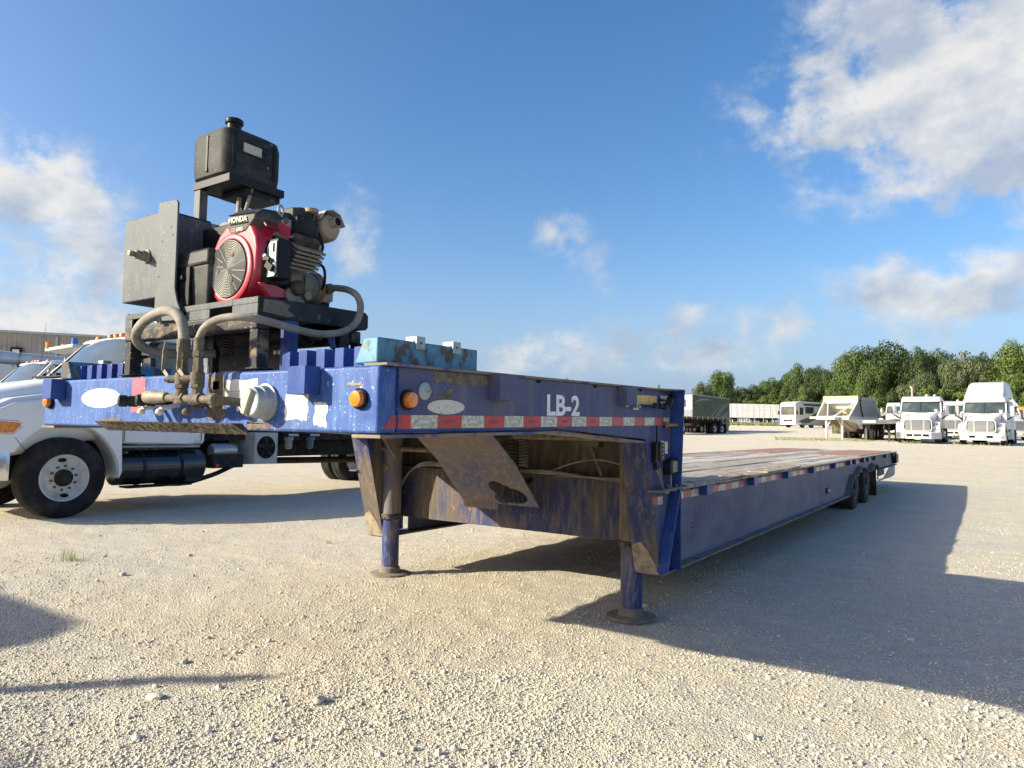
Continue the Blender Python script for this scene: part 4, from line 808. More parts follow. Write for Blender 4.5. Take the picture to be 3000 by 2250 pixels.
ft = pp('fuel_tank', TANKPL, lambda m: m.loft([rring(-1.635, -1.360, .27, .555, 2.470, .045), rring(-1.660, -1.345, .245, .58, 2.492, .06), rring(-1.666, -1.341, .24, .586, 2.535, .065), rring(-1.666, -1.341, .24, .586, 2.685, .065), rring(-1.656, -1.350, .25, .576, 2.722, .06), rring(-1.62, -1.385, .285, .545, 2.742, .045)]), .0)
for y in (.285, .525): shapes('rib', BLACKPLASTIC, ft, lambda m: m.box(-1.342, -1.336, y-.012, y+.012, 2.51, 2.70), bevel=.003)
shapes('rib', BLACKPLASTIC, ft, lambda m: m.box(-1.515, -1.495, .236, .2405, 2.51, 2.70), bevel=.002)
fc = shapes('filler_cap', BLACKPLASTIC, ft, lambda m: m.lathe([(.036, 0), (.036, .035), (.044, .037), (.046, .044), (.046, .056), (.040, .062), (0, .063)], (-1.42, .33, 2.733), (0, 0, 1), 28), bevel=.001)
shapes('recess', BLACKPLASTIC, ft, lambda m: m.box(-1.3412, -1.3385, .30, .475, 2.60, 2.675), bevel=.002)
lp = shapes('label_plate', pm('faded_label', (.50, .46, .36), .6, layers=[((.17, .15, .11), 90, .55, .6, (1, 1, 5), 1)]), ft, lambda m: m.box(-1.3384, -1.3374, .335, .442, 2.615, 2.662))
# ------------------------------------------------------------------ engine
en = pp('engine', ALU, lambda m: (m.box(-1.19, -.955, .26, .44, 1.766, 1.99), m.box(-1.16, -.93, .27, .42, 1.99, 2.13), m.box(-1.21, -.89, .20, .46, 1.764, 1.80), m.box(-.96, -.90, .30, .40, 1.80, 1.90)), .01)
def shroud_ring(k, y):
    c = Vector((-1.073, 1.955)); pts = [(-1.238, 2.04), (-1.236, 1.92), (-1.20, 1.84), (-1.14, 1.79), (-.99, 1.79), (-.93, 1.84), (-.898, 1.92), (-.893, 2.02), (-.905, 2.07), (-.955, 2.145), (-1.01, 2.16), (-1.13, 2.15), (-1.19, 2.11)]
    return [(c.x+(a-c.x)*k, y, c.y+(b-c.y)*k) for a, b in pts]
sr = shapes('fan_shroud', RED, en, lambda m: m.loft([shroud_ring(.94, .122), shroud_ring(1.0, .138), shroud_ring(1.02, .27)]), bevel=.006, seg=3)
shapes('shroud_shoulder', RED, en, lambda m: m.loft([[(-.955, .135, 2.10), (-.90, .14, 2.05), (-.87, .27, 2.06), (-.86, .275, 2.13), (-.92, .20, 2.19), (-.96, .14, 2.16)], [(-1.0, .14, 2.10), (-1.0, .14, 2.05), (-1.0, .27, 2.06), (-1.0, .275, 2.13), (-1.0, .20, 2.19), (-1.0, .14, 2.16)]]), bevel=.004)
shapes('shroud_foot', RED, en, lambda m: m.prism([(.20, 1.80), (.31, 1.815), (.30, 1.845), (.19, 1.87), (.14, 1.86)], 'x', -.93, -.893), bevel=.004)
shapes('scoop', pm('dark_red', (.16, .012, .02), .5), en, lambda m: m.obox((-.9, .19, 2.133), (.012, .075, .05), (0, -.75, .1)), bevel=.004)
FC = Vector((-1.083, 0, 1.935)); FR = .132
shapes('shroud_ring', RED, en, lambda m: m.lathe([(FR+.004, -.002), (FR+.006, .014), (FR+.018, .016), (FR+.030, .010), (FR+.034, -.004)], (FC.x, .124, FC.z), (0, -1, 0), 56))
shapes('fan_recess', BLACK, en, lambda m: m.cyl((FC.x, .1215, FC.z), (FC.x, .119, FC.z), FR+.004, n=48))
WIRE = pm('guard_wire', (.55, .53, .46), .5, metal=.2)
def grid(m):
    for k in range(17):
        r = .010+(FR-.012)*k/16; n = 40 if k > 4 else 20
        pts = [(FC.x+r*math.cos(t), .104, FC.z+r*math.sin(t)) for t in [2*math.pi*q/n for q in range(n+1)]]
        m.tube(pts, .0020, 4, False)
    for k in range(16):
        t = 2*math.pi*k/16+.1; r0 = .035 if k % 2 else .0; r0 = .05 if k % 4 == 2 else r0
        m.tube([(FC.x+r0*math.cos(t), .1035, FC.z+r0*math.sin(t)), (FC.x+FR*math.cos(t+.12), .1035, FC.z+FR*math.sin(t+.12))], .0018, 4)
shapes('fan_guard', WIRE, en, grid)
shapes('fan_cone', DARKENG, en, lambda m: m.lathe([(.05, 0), (.04, .008), (.02, .01), (0, .01)], (FC.x, .119, FC.z), (0, -1, 0), 20))
for t in (60, 185, 300): shapes('guard_bolt', FITTING, en, lambda m: m.cyl((FC.x+.07*math.cos(R_(t)), .106, FC.z+.07*math.sin(R_(t))), (FC.x+.07*math.cos(R_(t)), .098, FC.z+.07*math.sin(R_(t))), .009, n=10))
cv = shapes('top_cover', DARKPLASTIC, en, lambda m: m.loft([[(-1.125, .118, 2.135), (-1.09, .118, 2.09), (-.985, .118, 2.10), (-.925, .118, 2.15), (-.925, .125, 2.175), (-1.12, .125, 2.19)], [(-1.12, .13, 2.14), (-1.09, .15, 2.10), (-.95, .15, 2.10), (-.90, .15, 2.15), (-.91, .155, 2.20), (-1.085, .155, 2.22)], [(-1.13, .34, 2.14), (-1.09, .34, 2.10), (-.93, .34, 2.10), (-.885, .34, 2.15), (-.90, .335, 2.22), (-1.08, .335, 2.235)]]), bevel=.006, seg=3)
shapes('badge_groove', BLACK, cv, lambda m: (m.obox((-1.03, .1172, 2.140), (.135, .002, .005), (0, .045, 0)), ), bevel=0)
shapes('cover_groove', BLACK, cv, lambda m: (m.obox((-1.02, .1205, 2.1845), (.19, .004, .004), (0, .06, 0)), ), bevel=0)
text('lettering', 'HONDA', LETTERTAN, cv, .034, (-1.108, .1165, 2.1525), (1, 0, -.055), (0, 0, 1), .0008, .0009, .138)
text('lettering', 'GX', pm('red_lettering', (.42, .10, .09), .5), cv, .024, (-1.085, .1165, 2.107), (1, 0, -.04), (0, 0, 1), .0008, .0006, .032); text('lettering', '690', LETTERTAN, cv, .024, (-1.05, .1165, 2.1055), (1, 0, -.04), (0, 0, 1), .0008, .0006, .05)
for x, z in ((-.92, 2.165),): shapes('cover_bolt', FITTING, cv, lambda m: m.cyl((x+.03, .26, z), (x+.045, .255, z), .014, n=12))
af = shapes('control_panel', BLACKPLASTIC, en, lambda m: m.box(-.91, -.825, .245, .315, 1.905, 2.085), bevel=.006)
shapes('panel_face', GALV, af, lambda m: m.prism([(-.905, 1.91), (-.845, 1.91), (-.832, 1.925), (-.832, 2.07), (-.875, 2.07), (-.905, 2.04)], 'y', .2385, .2445), bevel=.002)
shapes('panel_slot', BLACK, af, lambda m: m.box(-.856, -.842, .2375, .2383, 2.02, 2.06)); shapes('key', STEEL, af, lambda m: (m.lathe([(.012, 0), (.016, .004), (.016, .014), (.008, .018)], (-.898, .237, 2.0), (0, -1, 0), 16)))
shapes('lever', BLACKPLASTIC, af, lambda m: m.bar((-.895, .226, 2.0), (-.858, .226, 1.985), .014, .016)); shapes('choke_knob', BLACKPLASTIC, af, lambda m: (m.obox((-.862, .228, 1.955), (.05, .014, .03), (0, .6, 0)), m.tube([(-.88, .232, 1.985), (-.86, .226, 1.995), (-.845, .228, 1.975), (-.85, .232, 1.95)], .0025, 5)))
def shift(o, v):
    for q in o.data.vertices: q.co += Vector(v)
    for c in o.children: shift(c, v)
shift(af, (.012, -.073, -.025))
shapes('side_shroud', BLACKPLASTIC, en, lambda m: m.prism([(.165, 1.855), (.30, 1.865), (.33, 2.06), (.30, 2.11), (.21, 2.085), (.16, 2.02), (.15, 1.92)], 'x', -.955, -.882), bevel=.012)
shapes('lift_rod', FITTING, en, lambda m: m.cyl((-.885, .20, 2.095), (-.868, .255, 2.065), .012, n=12))
for sgn in (0, 1):
    hd = shapes('cylinder_head', DARKENG, en, lambda m: m.obox((-.90 if sgn else -1.24, .36, 2.06), (.10, .14, .14), (0, .5 if sgn else -.5, 0)), bevel=.02)
    for k in range(6): shapes('cooling_fin', ALU if sgn else DARKENG, hd, lambda m: m.obox((-.93+.012*k if sgn else -1.21-.012*k, .36, 1.985+.016*k), (.012, .16, .13), (0, .5+1.57 if sgn else -.5+1.57, 0)), bevel=.001)
aw = shapes('air_cleaner', DARKPLASTIC, en, lambda m: (m.box(-1.12, -.885, .30, .46, 2.135, 2.245), m.cyl((-.93, .375, 2.245), (-.93, .375, 2.26), .036, n=20)), bevel=.014, seg=3)
shapes('cleaner_cap', TAN, aw, lambda m: m.lathe([(.03, 0), (.034, .003), (.034, .02), (.026, .024), (0, .0245)], (-.885, .405, 2.238), (0, 0, 1), 18)); shapes('rocker_cover', BLACKPLASTIC, en, lambda m: m.loft([[(-.90, .29, 2.09), (-.90, .43, 2.09), (-.90, .43, 2.19), (-.90, .29, 2.20)], [(-.845, .30, 2.12), (-.845, .42, 2.12), (-.845, .42, 2.20), (-.845, .30, 2.205)]]), bevel=.012)
shapes('rating_label', pm('silver_label', (.40, .40, .38), .5, layers=[((.12, .12, .12), 80, .55, .6, (1, 1, 4), 1)]), en, lambda m: m.obox((-.853, .36, 2.075), (.003, .10, .025), (0, 0, 0)))
def eye(m): m.tube([(-.905+.0*t, .245+.013*math.cos(t), 2.215+.022*math.sin(t)) for t in [q*.35 for q in range(19)]], .006, 7); m.bar((-.905, .245, 2.195), (-.905, .262, 2.155), .012, .008)
shapes('lifting_eye', GALV, en, eye); shapes('lift_bracket', GALV, en, lambda m: m.obox((-.895, .27, 2.15), (.02, .05, .05), (.3, .3, 0)), bevel=.004)
def dip(m): m.tube([(-.88, .43+.015*math.cos(t), 2.215+.02*math.sin(t)) for t in [q*.35 for q in range(19)]], .005, 7); m.tube(smoothpath([(-.88, .43, 2.195), (-.875, .435, 2.15), (-.87, .43, 2.08), (-.89, .40, 2.0)]), .006, 7)
shapes('dipstick', FITTING, en, dip)
for P in ([(-.87, .30, 2.12), (-.85, .36, 2.115), (-.86, .42, 2.13), (-.87, .46, 2.10)], [(-.87, .44, 2.15), (-.86, .46, 2.08), (-.87, .42, 2.02), (-.86, .34, 2.0)], [(-.88, .26, 2.09), (-.86, .32, 2.10), (-.85, .38, 2.09)], [(-.92, .44, 2.02), (-.9, .50, 2.0), (-.92, .53, 1.94), (-.95, .54, 1.90)]):
    shapes('wire', HOSE if P[0][1] < .3 else BLACKPLASTIC, en, lambda m: m.tube(smoothpath(P), .007, 6))
mf = shapes('muffler', TAN, en, lambda m: m.lathe([(.03, 0), (.055, .008), (.068, .03), (.07, .06), (.07, .36), (.055, .40), (.0, .41)], (-.858, .51, 2.195), (-1, .04, 0), 28))
shapes('outlet', TAN, mf, lambda m: m.lathe([(.024, -.01), (.024, .035), (.021, .036), (.02, .0)], (-.860, .515, 2.215), (1, .1, .1), 20)); shapes('bore', BLACK, mf, lambda m: m.cyl((-.8265, .5184, 2.2185), (-.8235, .5187, 2.2188), .02, n=20))
shapes('heat_shield', pm('heat_shield', (.58, .53, .45), .5, metal=.3, layers=[((.25, .19, .13), 10, .5, .75, None, 1)]), mf, lambda m: m.loft([[(x, .51+.082*math.cos(R_(a)), 2.198+.082*math.sin(R_(a))) for a in (165, 125, 90, 55, 10)]+[(x, .51+.079*math.cos(R_(a)), 2.198+.079*math.sin(R_(a))) for a in (10, 55, 90, 125, 165)] for x in (-1.24, -.85)]))
shapes('exhaust_pipe', TAN, mf, lambda m: m.tube(smoothpath([(-.95, .50, 2.14), (-.94, .49, 2.10), (-.95, .44, 2.06), (-.98, .40, 2.04)]), .022, 10))
bh = shapes('bell_housing', ALU, en, lambda m: m.lathe([(.10, 0), (.10, .02), (.085, .03), (.075, .10), (.085, .105), (.085, .13), (.06, .135)], (-1.04, .43, 1.91), (0, 1, 0), 28), bevel=.002)
shapes('oil_filter', DARKENG, en, lambda m: m.lathe([(.034, 0), (.036, .06), (.03, .07), (0, .071)], (-.93, .34, 1.865), (1, -.1, 0), 20)); shapes('sump_boss', ALU, en, lambda m: (m.cyl((-.905, .31, 1.83), (-.885, .31, 1.83), .034, n=18), m.cyl((-.905, .40, 1.84), (-.88, .40, 1.84), .022, n=14)), bevel=.003)
pu = shapes('pump', ALU, en, lambda m: (m.box(-1.085, -.985, .57, .63, 1.845, 1.935), m.box(-1.06, -1.0, .63, .66, 1.86, 1.93), m.cyl((-.985, .595, 1.915), (-.94, .595, 1.915), .026, n=14)), bevel=.008)
shapes('band_clamp', RUST, en, lambda m: m.lathe([(.0855, 0), (.089, .002), (.089, .016), (.0855, .018)], (-1.04, .55, 1.91), (0, 1, 0), 28))
pp('engine_mount', BLACKSTEEL, lambda m: (m.box(-1.2, -.9, .5, .62, 1.765, 1.79), m.bar((-1.04, .47, 1.785), (-1.0, .62, 1.84), .05, .02)), .003)
# ------------------------------------------------------------------ hoses
def hose(name, pts, r, n=12, **k): return pp(name, HOSE, lambda m: m.tube(smoothpath(pts, 8), r, n), 0, **k)
ym = -.11
hose('return_hose', [(-1.05, ym, 1.56), (-1.052, ym, 1.60), (-1.07, -.11, 1.655), (-1.125, -.105, 1.70), (-1.21, -.10, 1.722), (-1.33, -.09, 1.714), (-1.47, -.07, 1.683), (-1.575, -.04, 1.64), (-1.60, .0, 1.598), (-1.60, .07, 1.575), (-1.56, .16, 1.57), (-1.45, .30, 1.58)], .0225, 14, label='thick dusty grey return hose looping over the front beam')
p1 = [(-.935, ym, 1.56), (-.940, -.105, 1.59), (-.911, -.10, 1.63), (-.826, -.10, 1.655), (-.722, -.075, 1.662), (-.66, .0, 1.653), (-.66, .14, 1.638), (-.68, .30, 1.634), (-.69, .44, 1.66), (-.70, .533, 1.712), (-.70, .565, 1.79), (-.72, .56, 1.85), (-.80, .575, 1.89), (-.90, .59, 1.912), (-.95, .595, 1.915)]
hose('pressure_hose', p1, .0165, 14, label='thinner dusty pressure hose curling to the pump')
for x in (-1.05, -.935): pp('hose_crimp', FITTING, lambda m: (m.cyl((x, ym, 1.53), (x, ym, 1.585), .027 if x < -1 else .0215, n=14), m.cyl((x, ym, 1.505), (x, ym, 1.53), .026, n=6)), .002)
# ================================================================== vehicles
def ring(w0, w1, z0, z1, y, r=.08, n=4, crown=0):
    """rounded section across x: half width w0 at the bottom, w1 at the top"""
    out = []
    for sx, top in ((1, 0), (1, 1), (-1, 1), (-1, 0)):
        w = w1 if top else w0; z = z1 if top else z0; cx = sx*(w-r); cz = z-r if top else z+r
        a0 = {(1, 0): 270, (1, 1): 0, (-1, 1): 90, (-1, 0): 180}[(sx, top)]
        for k in range(n+1):
            t = R_(a0+90*k/n); zz = cz+r*math.sin(t)
            out.append((cx+r*math.cos(t), y, zz+(crown*(1-(cx+r*math.cos(t))**2/w**2) if top else 0)))
    return out
def tilt(rg, z0, z1, dy):
    """lean a section: move points in y in proportion to height"""
    return [(x, y+dy*(z-z0)/(z1-z0), z) for x, y, z in rg]
# ---------------------------------------------------------------- medium duty truck beside the trailer
def medium_truck(name, label, loc, rz=0, ac=True):
    t = thing(name, label, 'truck', loc, rz); SX = 1.17
    shapes('hood', WHITE, t, lambda m: m.loft([ring(.62, .55, .62, 1.30, -1.10, .12, 4, .02), ring(.86, .74, .62, 1.42, -.98, .14, 4, .03), ring(.93, .86, .75, 1.52, -.6, .16, 4, .05), ring(.96, .92, .85, 1.62, -.1, .16, 4, .06), ring(.98, .95, .95, 1.70, .40, .16, 4, .06), ring(.98, .96, .95, 1.72, .60, .14, 4, .05)]))
    for s in (1, -1):
        ax = sorted((s*.80, s*SX)); arch = [(.66*math.cos(R_(a)), .50+.66*math.sin(R_(a))) for a in range(-4, 151, 11)]
        def fender(m):
            prof = [(-.98, .98), (-1.0, 1.10), (-.92, 1.28), (-.6, 1.42), (-.1, 1.50), (.42, 1.48), (.66, 1.40), (.70, .55)]
            for k in range(2):
                x0, x1 = (s*.78, s*(SX-.06)) if k == 0 else (s*(SX-.06), s*SX)
                o = 0 if k == 0 else .05
                pr = [(y, z-o if z > 1.15 else z) for y, z in prof]
                m.prism(pr+arch[0:1]+arch[1:]+[(-.60, .83), (-.98, .86)], 'x', *sorted((x0, x1)))
        shapes('fender', WHITE, t, fender, bevel=.02, seg=3)
        shapes('wheel_well', BLACK, t, lambda m: m.prism([(y*1.0, z) for y, z in [(.655*math.cos(R_(a)), .50+.655*math.sin(R_(a))) for a in range(0, 181, 12)]], 'x', *sorted((s*.5, s*.79))))
        hl = shapes('headlight', CHROME, t, lambda m: m.prism([(-.93, 1.02), (-.60, 1.03), (-.50, 1.10), (-.49, 1.16), (-.55, 1.185), (-.95, 1.20)], 'x', *sorted((s*.9, s*(SX+.003)))), bevel=.012)
        shapes('turn_signal', AMBER, hl, lambda m: m.prism([(-.91, 1.045), (-.61, 1.05), (-.53, 1.11), (-.52, 1.15), (-.57, 1.165), (-.93, 1.175)], 'x', *sorted((s*(SX+.0035), s*(SX+.012)))), bevel=.004)
        dr = shapes('door', WHITE, t, lambda m: m.prism([(.72, .93), (1.72, .90), (1.86, 1.05), (1.86, 1.70), (.72, 1.70)], 'x', *sorted((s*.95, s*(SX-.06)))), bevel=.02, seg=3)
        shapes('side_window', GLASS, dr, lambda m: m.prism([(.80, 1.72), (1.74, 1.72), (1.74, 2.18), (1.22, 2.18)], 'x', *sorted((s*.99, s*1.012))))
        for y in (.725, 1.845): shapes('door_seam', BLACK, dr, lambda m: m.box(*sorted((s*(SX-.0605), s*(SX-.0585))), y, y+.009, .95, 1.66))
        shapes('hood_seam', BLACK, t, lambda m: m.bar((s*(SX+.001), -.58, 1.0), (s*(SX+.001), -.44, .83), .004, .006, (1, 0, 0)))
        shapes('handle', BLACKPLASTIC, dr, lambda m: m.box(*sorted((s*(SX-.059), s*(SX-.03))), 1.55, 1.72, 1.50, 1.54), bevel=.008)
        shapes('sill', pm('sill_grey', (.35, .34, .31), .6), t, lambda m: m.box(*sorted((s*.9, s*(SX-.08))), .72, 1.85, .86, .895), bevel=.01)
        mr = shapes('mirror', BLACKPLASTIC, t, lambda m: (m.box(*sorted((s*1.28, s*1.47)), .84, .92, 1.55, 1.95), m.cyl((s*1.05, .92, 1.62), (s*1.34, .88, 1.64), .018), m.cyl((s*1.05, .92, 1.88), (s*1.34, .88, 1.88), .018)), bevel=.03, seg=3)
        tk = shapes('fuel_tank', pm('black_gloss', (.012, .013, .016), .22, coat=.5, layers=[((.06, .055, .05), 3, .5, .8, None, 1, .5)]), t, lambda m: m.lathe([(.0, 0), (.20, .005), (.235, .03), (.24, .08), (.24, 1.2), (.235, 1.25), (.20, 1.28), (0, 1.285)], (s*.92, .66, .595), (0, 1, 0), 32))
        for y in (.98, 1.52): shapes('strap', BLACKSTEEL, tk, lambda m: m.lathe([(.241, 0), (.246, .002), (.246, .05), (.241, .052)], (s*.92, y, .595), (0, 1, 0), 32))
        shapes('tank_cap', STEEL, tk, lambda m: m.lathe([(.035, 0), (.035, .03), (.028, .036), (0, .037)], (s*1.02, .80, .79), (s*.4, 0, 1), 16))
        shapes('step', BLACKSTEEL, tk, lambda m: (m.box(*sorted((s*.93, s*1.16)), .72, 1.55, .832, .856),), bevel=.004); shapes('step', BLACKSTEEL, tk, lambda m: (m.box(*sorted((s*.93, s*1.17)), .78, 1.70, .325, .35),), bevel=.004)
        for k in range(12):
            shapes('step_tread', STEEL if k % 2 else BLACKSTEEL, tk, lambda m: m.obox((s*1.05, .82+.062*k, .857), (.17, .012, .006), (0, 0, .4)))
        wheel(t, (s*1.02, 0, .505), .505, .285, RIMWHITE, RUBBER, s, .565, disc_depth=.2, split=(ac and s > 0))
        for x in (.99, .67): wheel(t, (s*x, 6.5, .505), .505, .28, RIMWHITE, RUBBER, s, .565, disc_depth=-.9 if x > .8 else 0)
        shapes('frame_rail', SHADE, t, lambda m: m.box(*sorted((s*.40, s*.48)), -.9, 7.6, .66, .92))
    # cab shell with pillars
    shapes('cab', WHITE, t, lambda m: (m.loft([ring(1.08, 1.06, .92, 1.70, .62, .08), ring(1.10, 1.08, .90, 1.72, 1.0, .08), ring(1.10, 1.08, .90, 1.72, 1.9, .08)]),))
    shapes('roof', WHITE, t, lambda m: m.loft([ring(.82, .74, 2.235, 2.27, 1.02, .017, 3, .02), ring(.90, .84, 2.21, 2.315, 1.20, .04, 3, .04), ring(.93, .87, 2.20, 2.33, 1.5, .05, 3, .05), ring(.93, .86, 2.20, 2.32, 1.80, .05, 3, .04), ring(.93, .84, 2.18, 2.28, 1.92, .04, 3, .03)]))
    for s in (1, -1):
        shapes('pillar', WHITE, t, lambda m: m.bar((s*1.03, .60, 1.71), (s*.89, 1.14, 2.25), .07, .07, (0, 1, 1)), bevel=.015); shapes('pillar', WHITE, t, lambda m: m.bar((s*1.04, 1.83, 1.70), (s*.90, 1.84, 2.25), .10, .12, (0, 1, 0)), bevel=.02)
        shapes('a_pillar_trim', BLACKPLASTIC, t, lambda m: m.bar((s*.985, .60, 1.72), (s*.84, 1.10, 2.245), .05, .02, (0, 1, 1)))
    ws = shapes('windshield', GLASS, t, lambda m: m.loft([[(x, .50+.10*(x/.95)**2, 1.735) for x in [-.98+.196*k for k in range(11)]], [(x*.87, 1.02+.07*(x/.95)**2, 2.265) for x in [-.98+.196*k for k in range(11)]]], cap=False, closed=False))
    shapes('rear_window', GLASS, t, lambda m: m.box(-.85, .85, 1.86, 1.875, 1.75, 2.16)); shapes('cowl', BLACKPLASTIC, t, lambda m: m.box(-.93, .93, .38, .60, 1.735, 1.755), bevel=.01)
    shapes('interior', SHADE, t, lambda m: (m.box(-.9, .9, .62, .95, 1.72, 1.80), m.box(-.75, -.2, 1.45, 1.65, 1.72, 2.05), m.box(.2, .75, 1.45, 1.65, 1.72, 2.05)), bevel=.05)
    for s in (-.3, .42): shapes('wiper', BLACKPLASTIC, t, lambda m: (m.bar((s, .47, 1.775), (s-.45, .50, 1.80), .015, .012), m.obox((s, .46, 1.77), (.08, .06, .04))))
    for x in (-.62, -.17, 0, .17, .62): shapes('clearance_light', AMBER, t, lambda m: m.lathe([(.05, 0), (.048, .025), (.03, .045), (0, .05)], (x, 1.12 if abs(x) < .4 else 1.16, 2.30), (0, -.1, 1), 16))
    shapes('bumper', CHROME, t, lambda m: m.loft([[(x, y, .84), (x, y+.05, .86), (x, y+.05, .50), (x, y, .52)] for x, y in ((-1.17, -.66), (-1.14, -.92), (-.9, -1.14), (0, -1.22), (.9, -1.14), (1.14, -.92), (1.17, -.66))]), bevel=.01)
    shapes('grille', CHROME, t, lambda m: m.box(-.52, .52, -1.135, -1.09, .92, 1.26), bevel=.02); shapes('radiator', BLACK, t, lambda m: m.box(-.6, .6, -1.0, -.7, .5, .9))
    shapes('tray', SHADE, t, lambda m: (m.box(-.9, .9, 2.2, 7.6, .95, 1.15),)); shapes('axle', SHADE, t, lambda m: (m.cyl((-.9, 6.5, .5), (.9, 6.5, .5), .09), m.lathe([(.05, -.2), (.2, 0), (.05, .2)], (0, 6.5, .5), (1, 0, 0), 20))); shapes('front_axle', SHADE, t, lambda m: m.cyl((-.9, 0, .45), (.9, 0, .45), .06))
    shapes('drive_shaft', SHADE, t, lambda m: m.cyl((0, 1.8, .6), (0, 6.4, .52), .06))
    shapes('battery_box', BLACKSTEEL, t, lambda m: (m.box(.62, 1.1, 2.06, 2.58, .54, .74),), bevel=.01); shapes('air_tank', STEEL, t, lambda m: m.lathe([(.0, 0), (.09, .01), (.11, .05), (.11, .38), (.09, .42), (0, .43)], (.95, 2.1, .80), (0, 1, 0), 20)); shapes('drain_hose', BLACKPLASTIC, t, lambda m: m.tube(smoothpath([(.9, 1.3, .36), (.9, 1.7, .33), (.85, 2.2, .42), (.8, 2.6, .55)]), .035, 10)); shapes('switch', pm('red_switch', (.5, .03, .03), .4), t, lambda m: m.cyl((1.1, 2.12, .58), (1.13, 2.12, .58), .03))
    if ac:
        bx = shapes('cooler_box', pm('pale_cooler', (.42, .41, .38), .5, layers=[((.25, .23, .2), 5, .5, .75, None, 1)]), t, lambda m: m.box(.45, 1.15, 2.74, 3.17, .585, 1.06), bevel=.008)
        shapes('fan_hole', BLACK, bx, lambda m: m.cyl((1.1505, 2.95, .84), (1.156, 2.95, .84), .172, n=36)); shapes('fan_hub', SHADE, bx, lambda m: m.cyl((1.156, 2.95, .84), (1.17, 2.95, .84), .05, n=20))
        for k in range(5): shapes('fan_blade', SHADE, bx, lambda m: m.bar((1.158, 2.95+.05*math.cos(k*1.257), .84+.05*math.sin(k*1.257)), (1.158, 2.95+.16*math.cos(k*1.257+.4), .84+.16*math.sin(k*1.257+.4)), .05, .004, (1, 0, 0)))
        for k, y in enumerate((3.5, 3.95)):
            fl = shapes('filter_bowl', pm('pale_filter', (.30, .29, .25), .4) if k == 0 else pm('blue_filter', (.05, .12, .15), .4), t, lambda m: m.lathe([(.0, 0), (.05, .01), (.06, .04), (.06, .14), (.08, .15), (.08, .2)], (1.0, y, .80), (0, 0, 1), 18)); shapes('filter_head', BLACKPLASTIC, fl, lambda m: m.box(.9, 1.12, y-.13, y+.13, 1.0, 1.06), bevel=.01); shapes('nameplate', GALV, fl, lambda m: m.box(1.121, 1.126, y-.1, y+.1, 1.01, 1.045))
    def lift(o):
        for ch in o.children:
            if ch.name.startswith('wheel') and not ch.name.startswith('wheel_well'): continue
            if ch.type == 'MESH':
                for v in ch.data.vertices:
                    if v.co.z > .9: v.co.z = .9+(v.co.z-.9)*1.12
            lift(ch)
    lift(t)
    return t
mt = medium_truck('white_truck', 'white medium duty truck parked beyond the blue gooseneck', (-8.97, 2.42, 0))
# second cab behind it with a light bar
t2 = medium_truck('white_truck', 'white service truck with beacon light bar and whip antenna', (-22.5, 6.6, .165), 0, False)
t2.scale = (1.14, 1.14, 1.14)
def at_local(u, v, root, dist): P = CAM+pray(u, v)*dist; return root.matrix_world.inverted() @ P if False else (P-Vector(root.location))/1.14
shapes('antenna', BLACKPLASTIC, t2, lambda m: m.tube([tuple(at_local(116, 1098, t2, 21.2)), tuple(at_local(126, 1020, t2, 21.15)), tuple(at_local(136, 942, t2, 21.1))], [.008, .005, .003], 6))
lbp = [at_local(u, v, t2, d) for u, v, d in ((131, 1029, 24.6), (212, 1016, 23.3), (274, 1022, 24.3), (188, 1040, 25.4))]
lb = shapes('light_bar', WHITEBG, t2, lambda m: m.loft([[tuple(p) for p in lbp], [tuple(p+Vector((0, 0, .09))) for p in lbp]]), bevel=.01)
for (u, v, d, r, h, mt_) in ((143, 1019, 24.5, .09, .16, AMBER), (219, 1008, 23.9, .09, .16, BLUELENS)):
    p = at_local(u, v, t2, d); shapes('beacon', mt_, lb, lambda m: m.lathe([(r, -.02), (r, h), (r*.8, h+.015), (0, h+.016)], tuple(p), (0, 0, 1), 20))
p = at_local(192, 1013, t2, 24.1); shapes('beacon', AMBERBASE, lb, lambda m: m.obox(tuple(p), (.14, .2, .08), (0, 0, .6)), bevel=.02)
pp0, pp1 = at_local(192, 1040, t2, 25.0), at_local(240, 1032, t2, 24.4)
shapes('light_bar_post', GALV, t2, lambda m: (m.cyl(tuple(pp0), (pp0.x, pp0.y, 1.0), .03), m.cyl(tuple(pp1), (pp1.x, pp1.y, 1.0), .03)))
# bucket truck further back, only boom and body side in view
bt = thing('bucket_truck', 'white bucket truck with long grey boom beyond the service truck', 'truck', (-30.5, 6.5, .26))
def bl(u, v, d): return CAM+pray(u, v)*d-Vector(bt.location)
a, b = bl(-80, 1042, 27.5), bl(215, 1062, 30)
bm_ = shapes('boom', pm('boom_grey', (.50, .52, .55), .35, metal=.1, layers=[((.38, .39, .41), 2, .45, .75, None, 1)]), bt, lambda m: m.cyl(tuple(a), tuple(b), .30, .21, 24))
shapes('boom_band', STEEL, bm_, lambda m: m.cyl(tuple(a.lerp(b, .42)), tuple(a.lerp(b, .44)), .285, n=24))
for k in range(4): q = a.lerp(b, .48); shapes('boom_mark', BLACK, bm_, lambda m: m.obox((q.x+.155, q.y-.05, q.z+.06-.05*k), (.01, .06, .02)))
c, d = bl(-80, 1060, 27.0), bl(100, 1070, 28.5)
def bodyp(m):
    n = (d-c); n.z = 0; n.normalize(); s = Vector((-n.y, n.x, 0)); e = c+n*3.4
    m.loft([[tuple(p), tuple(p+s*2), tuple(Vector((p.x+s.x*2, p.y+s.y*2, .75))), (p.x, p.y, .75)] for p in (c-n*1.0, e)])
bd = shapes('utility_body', WHITEBG, bt, bodyp, bevel=.01)
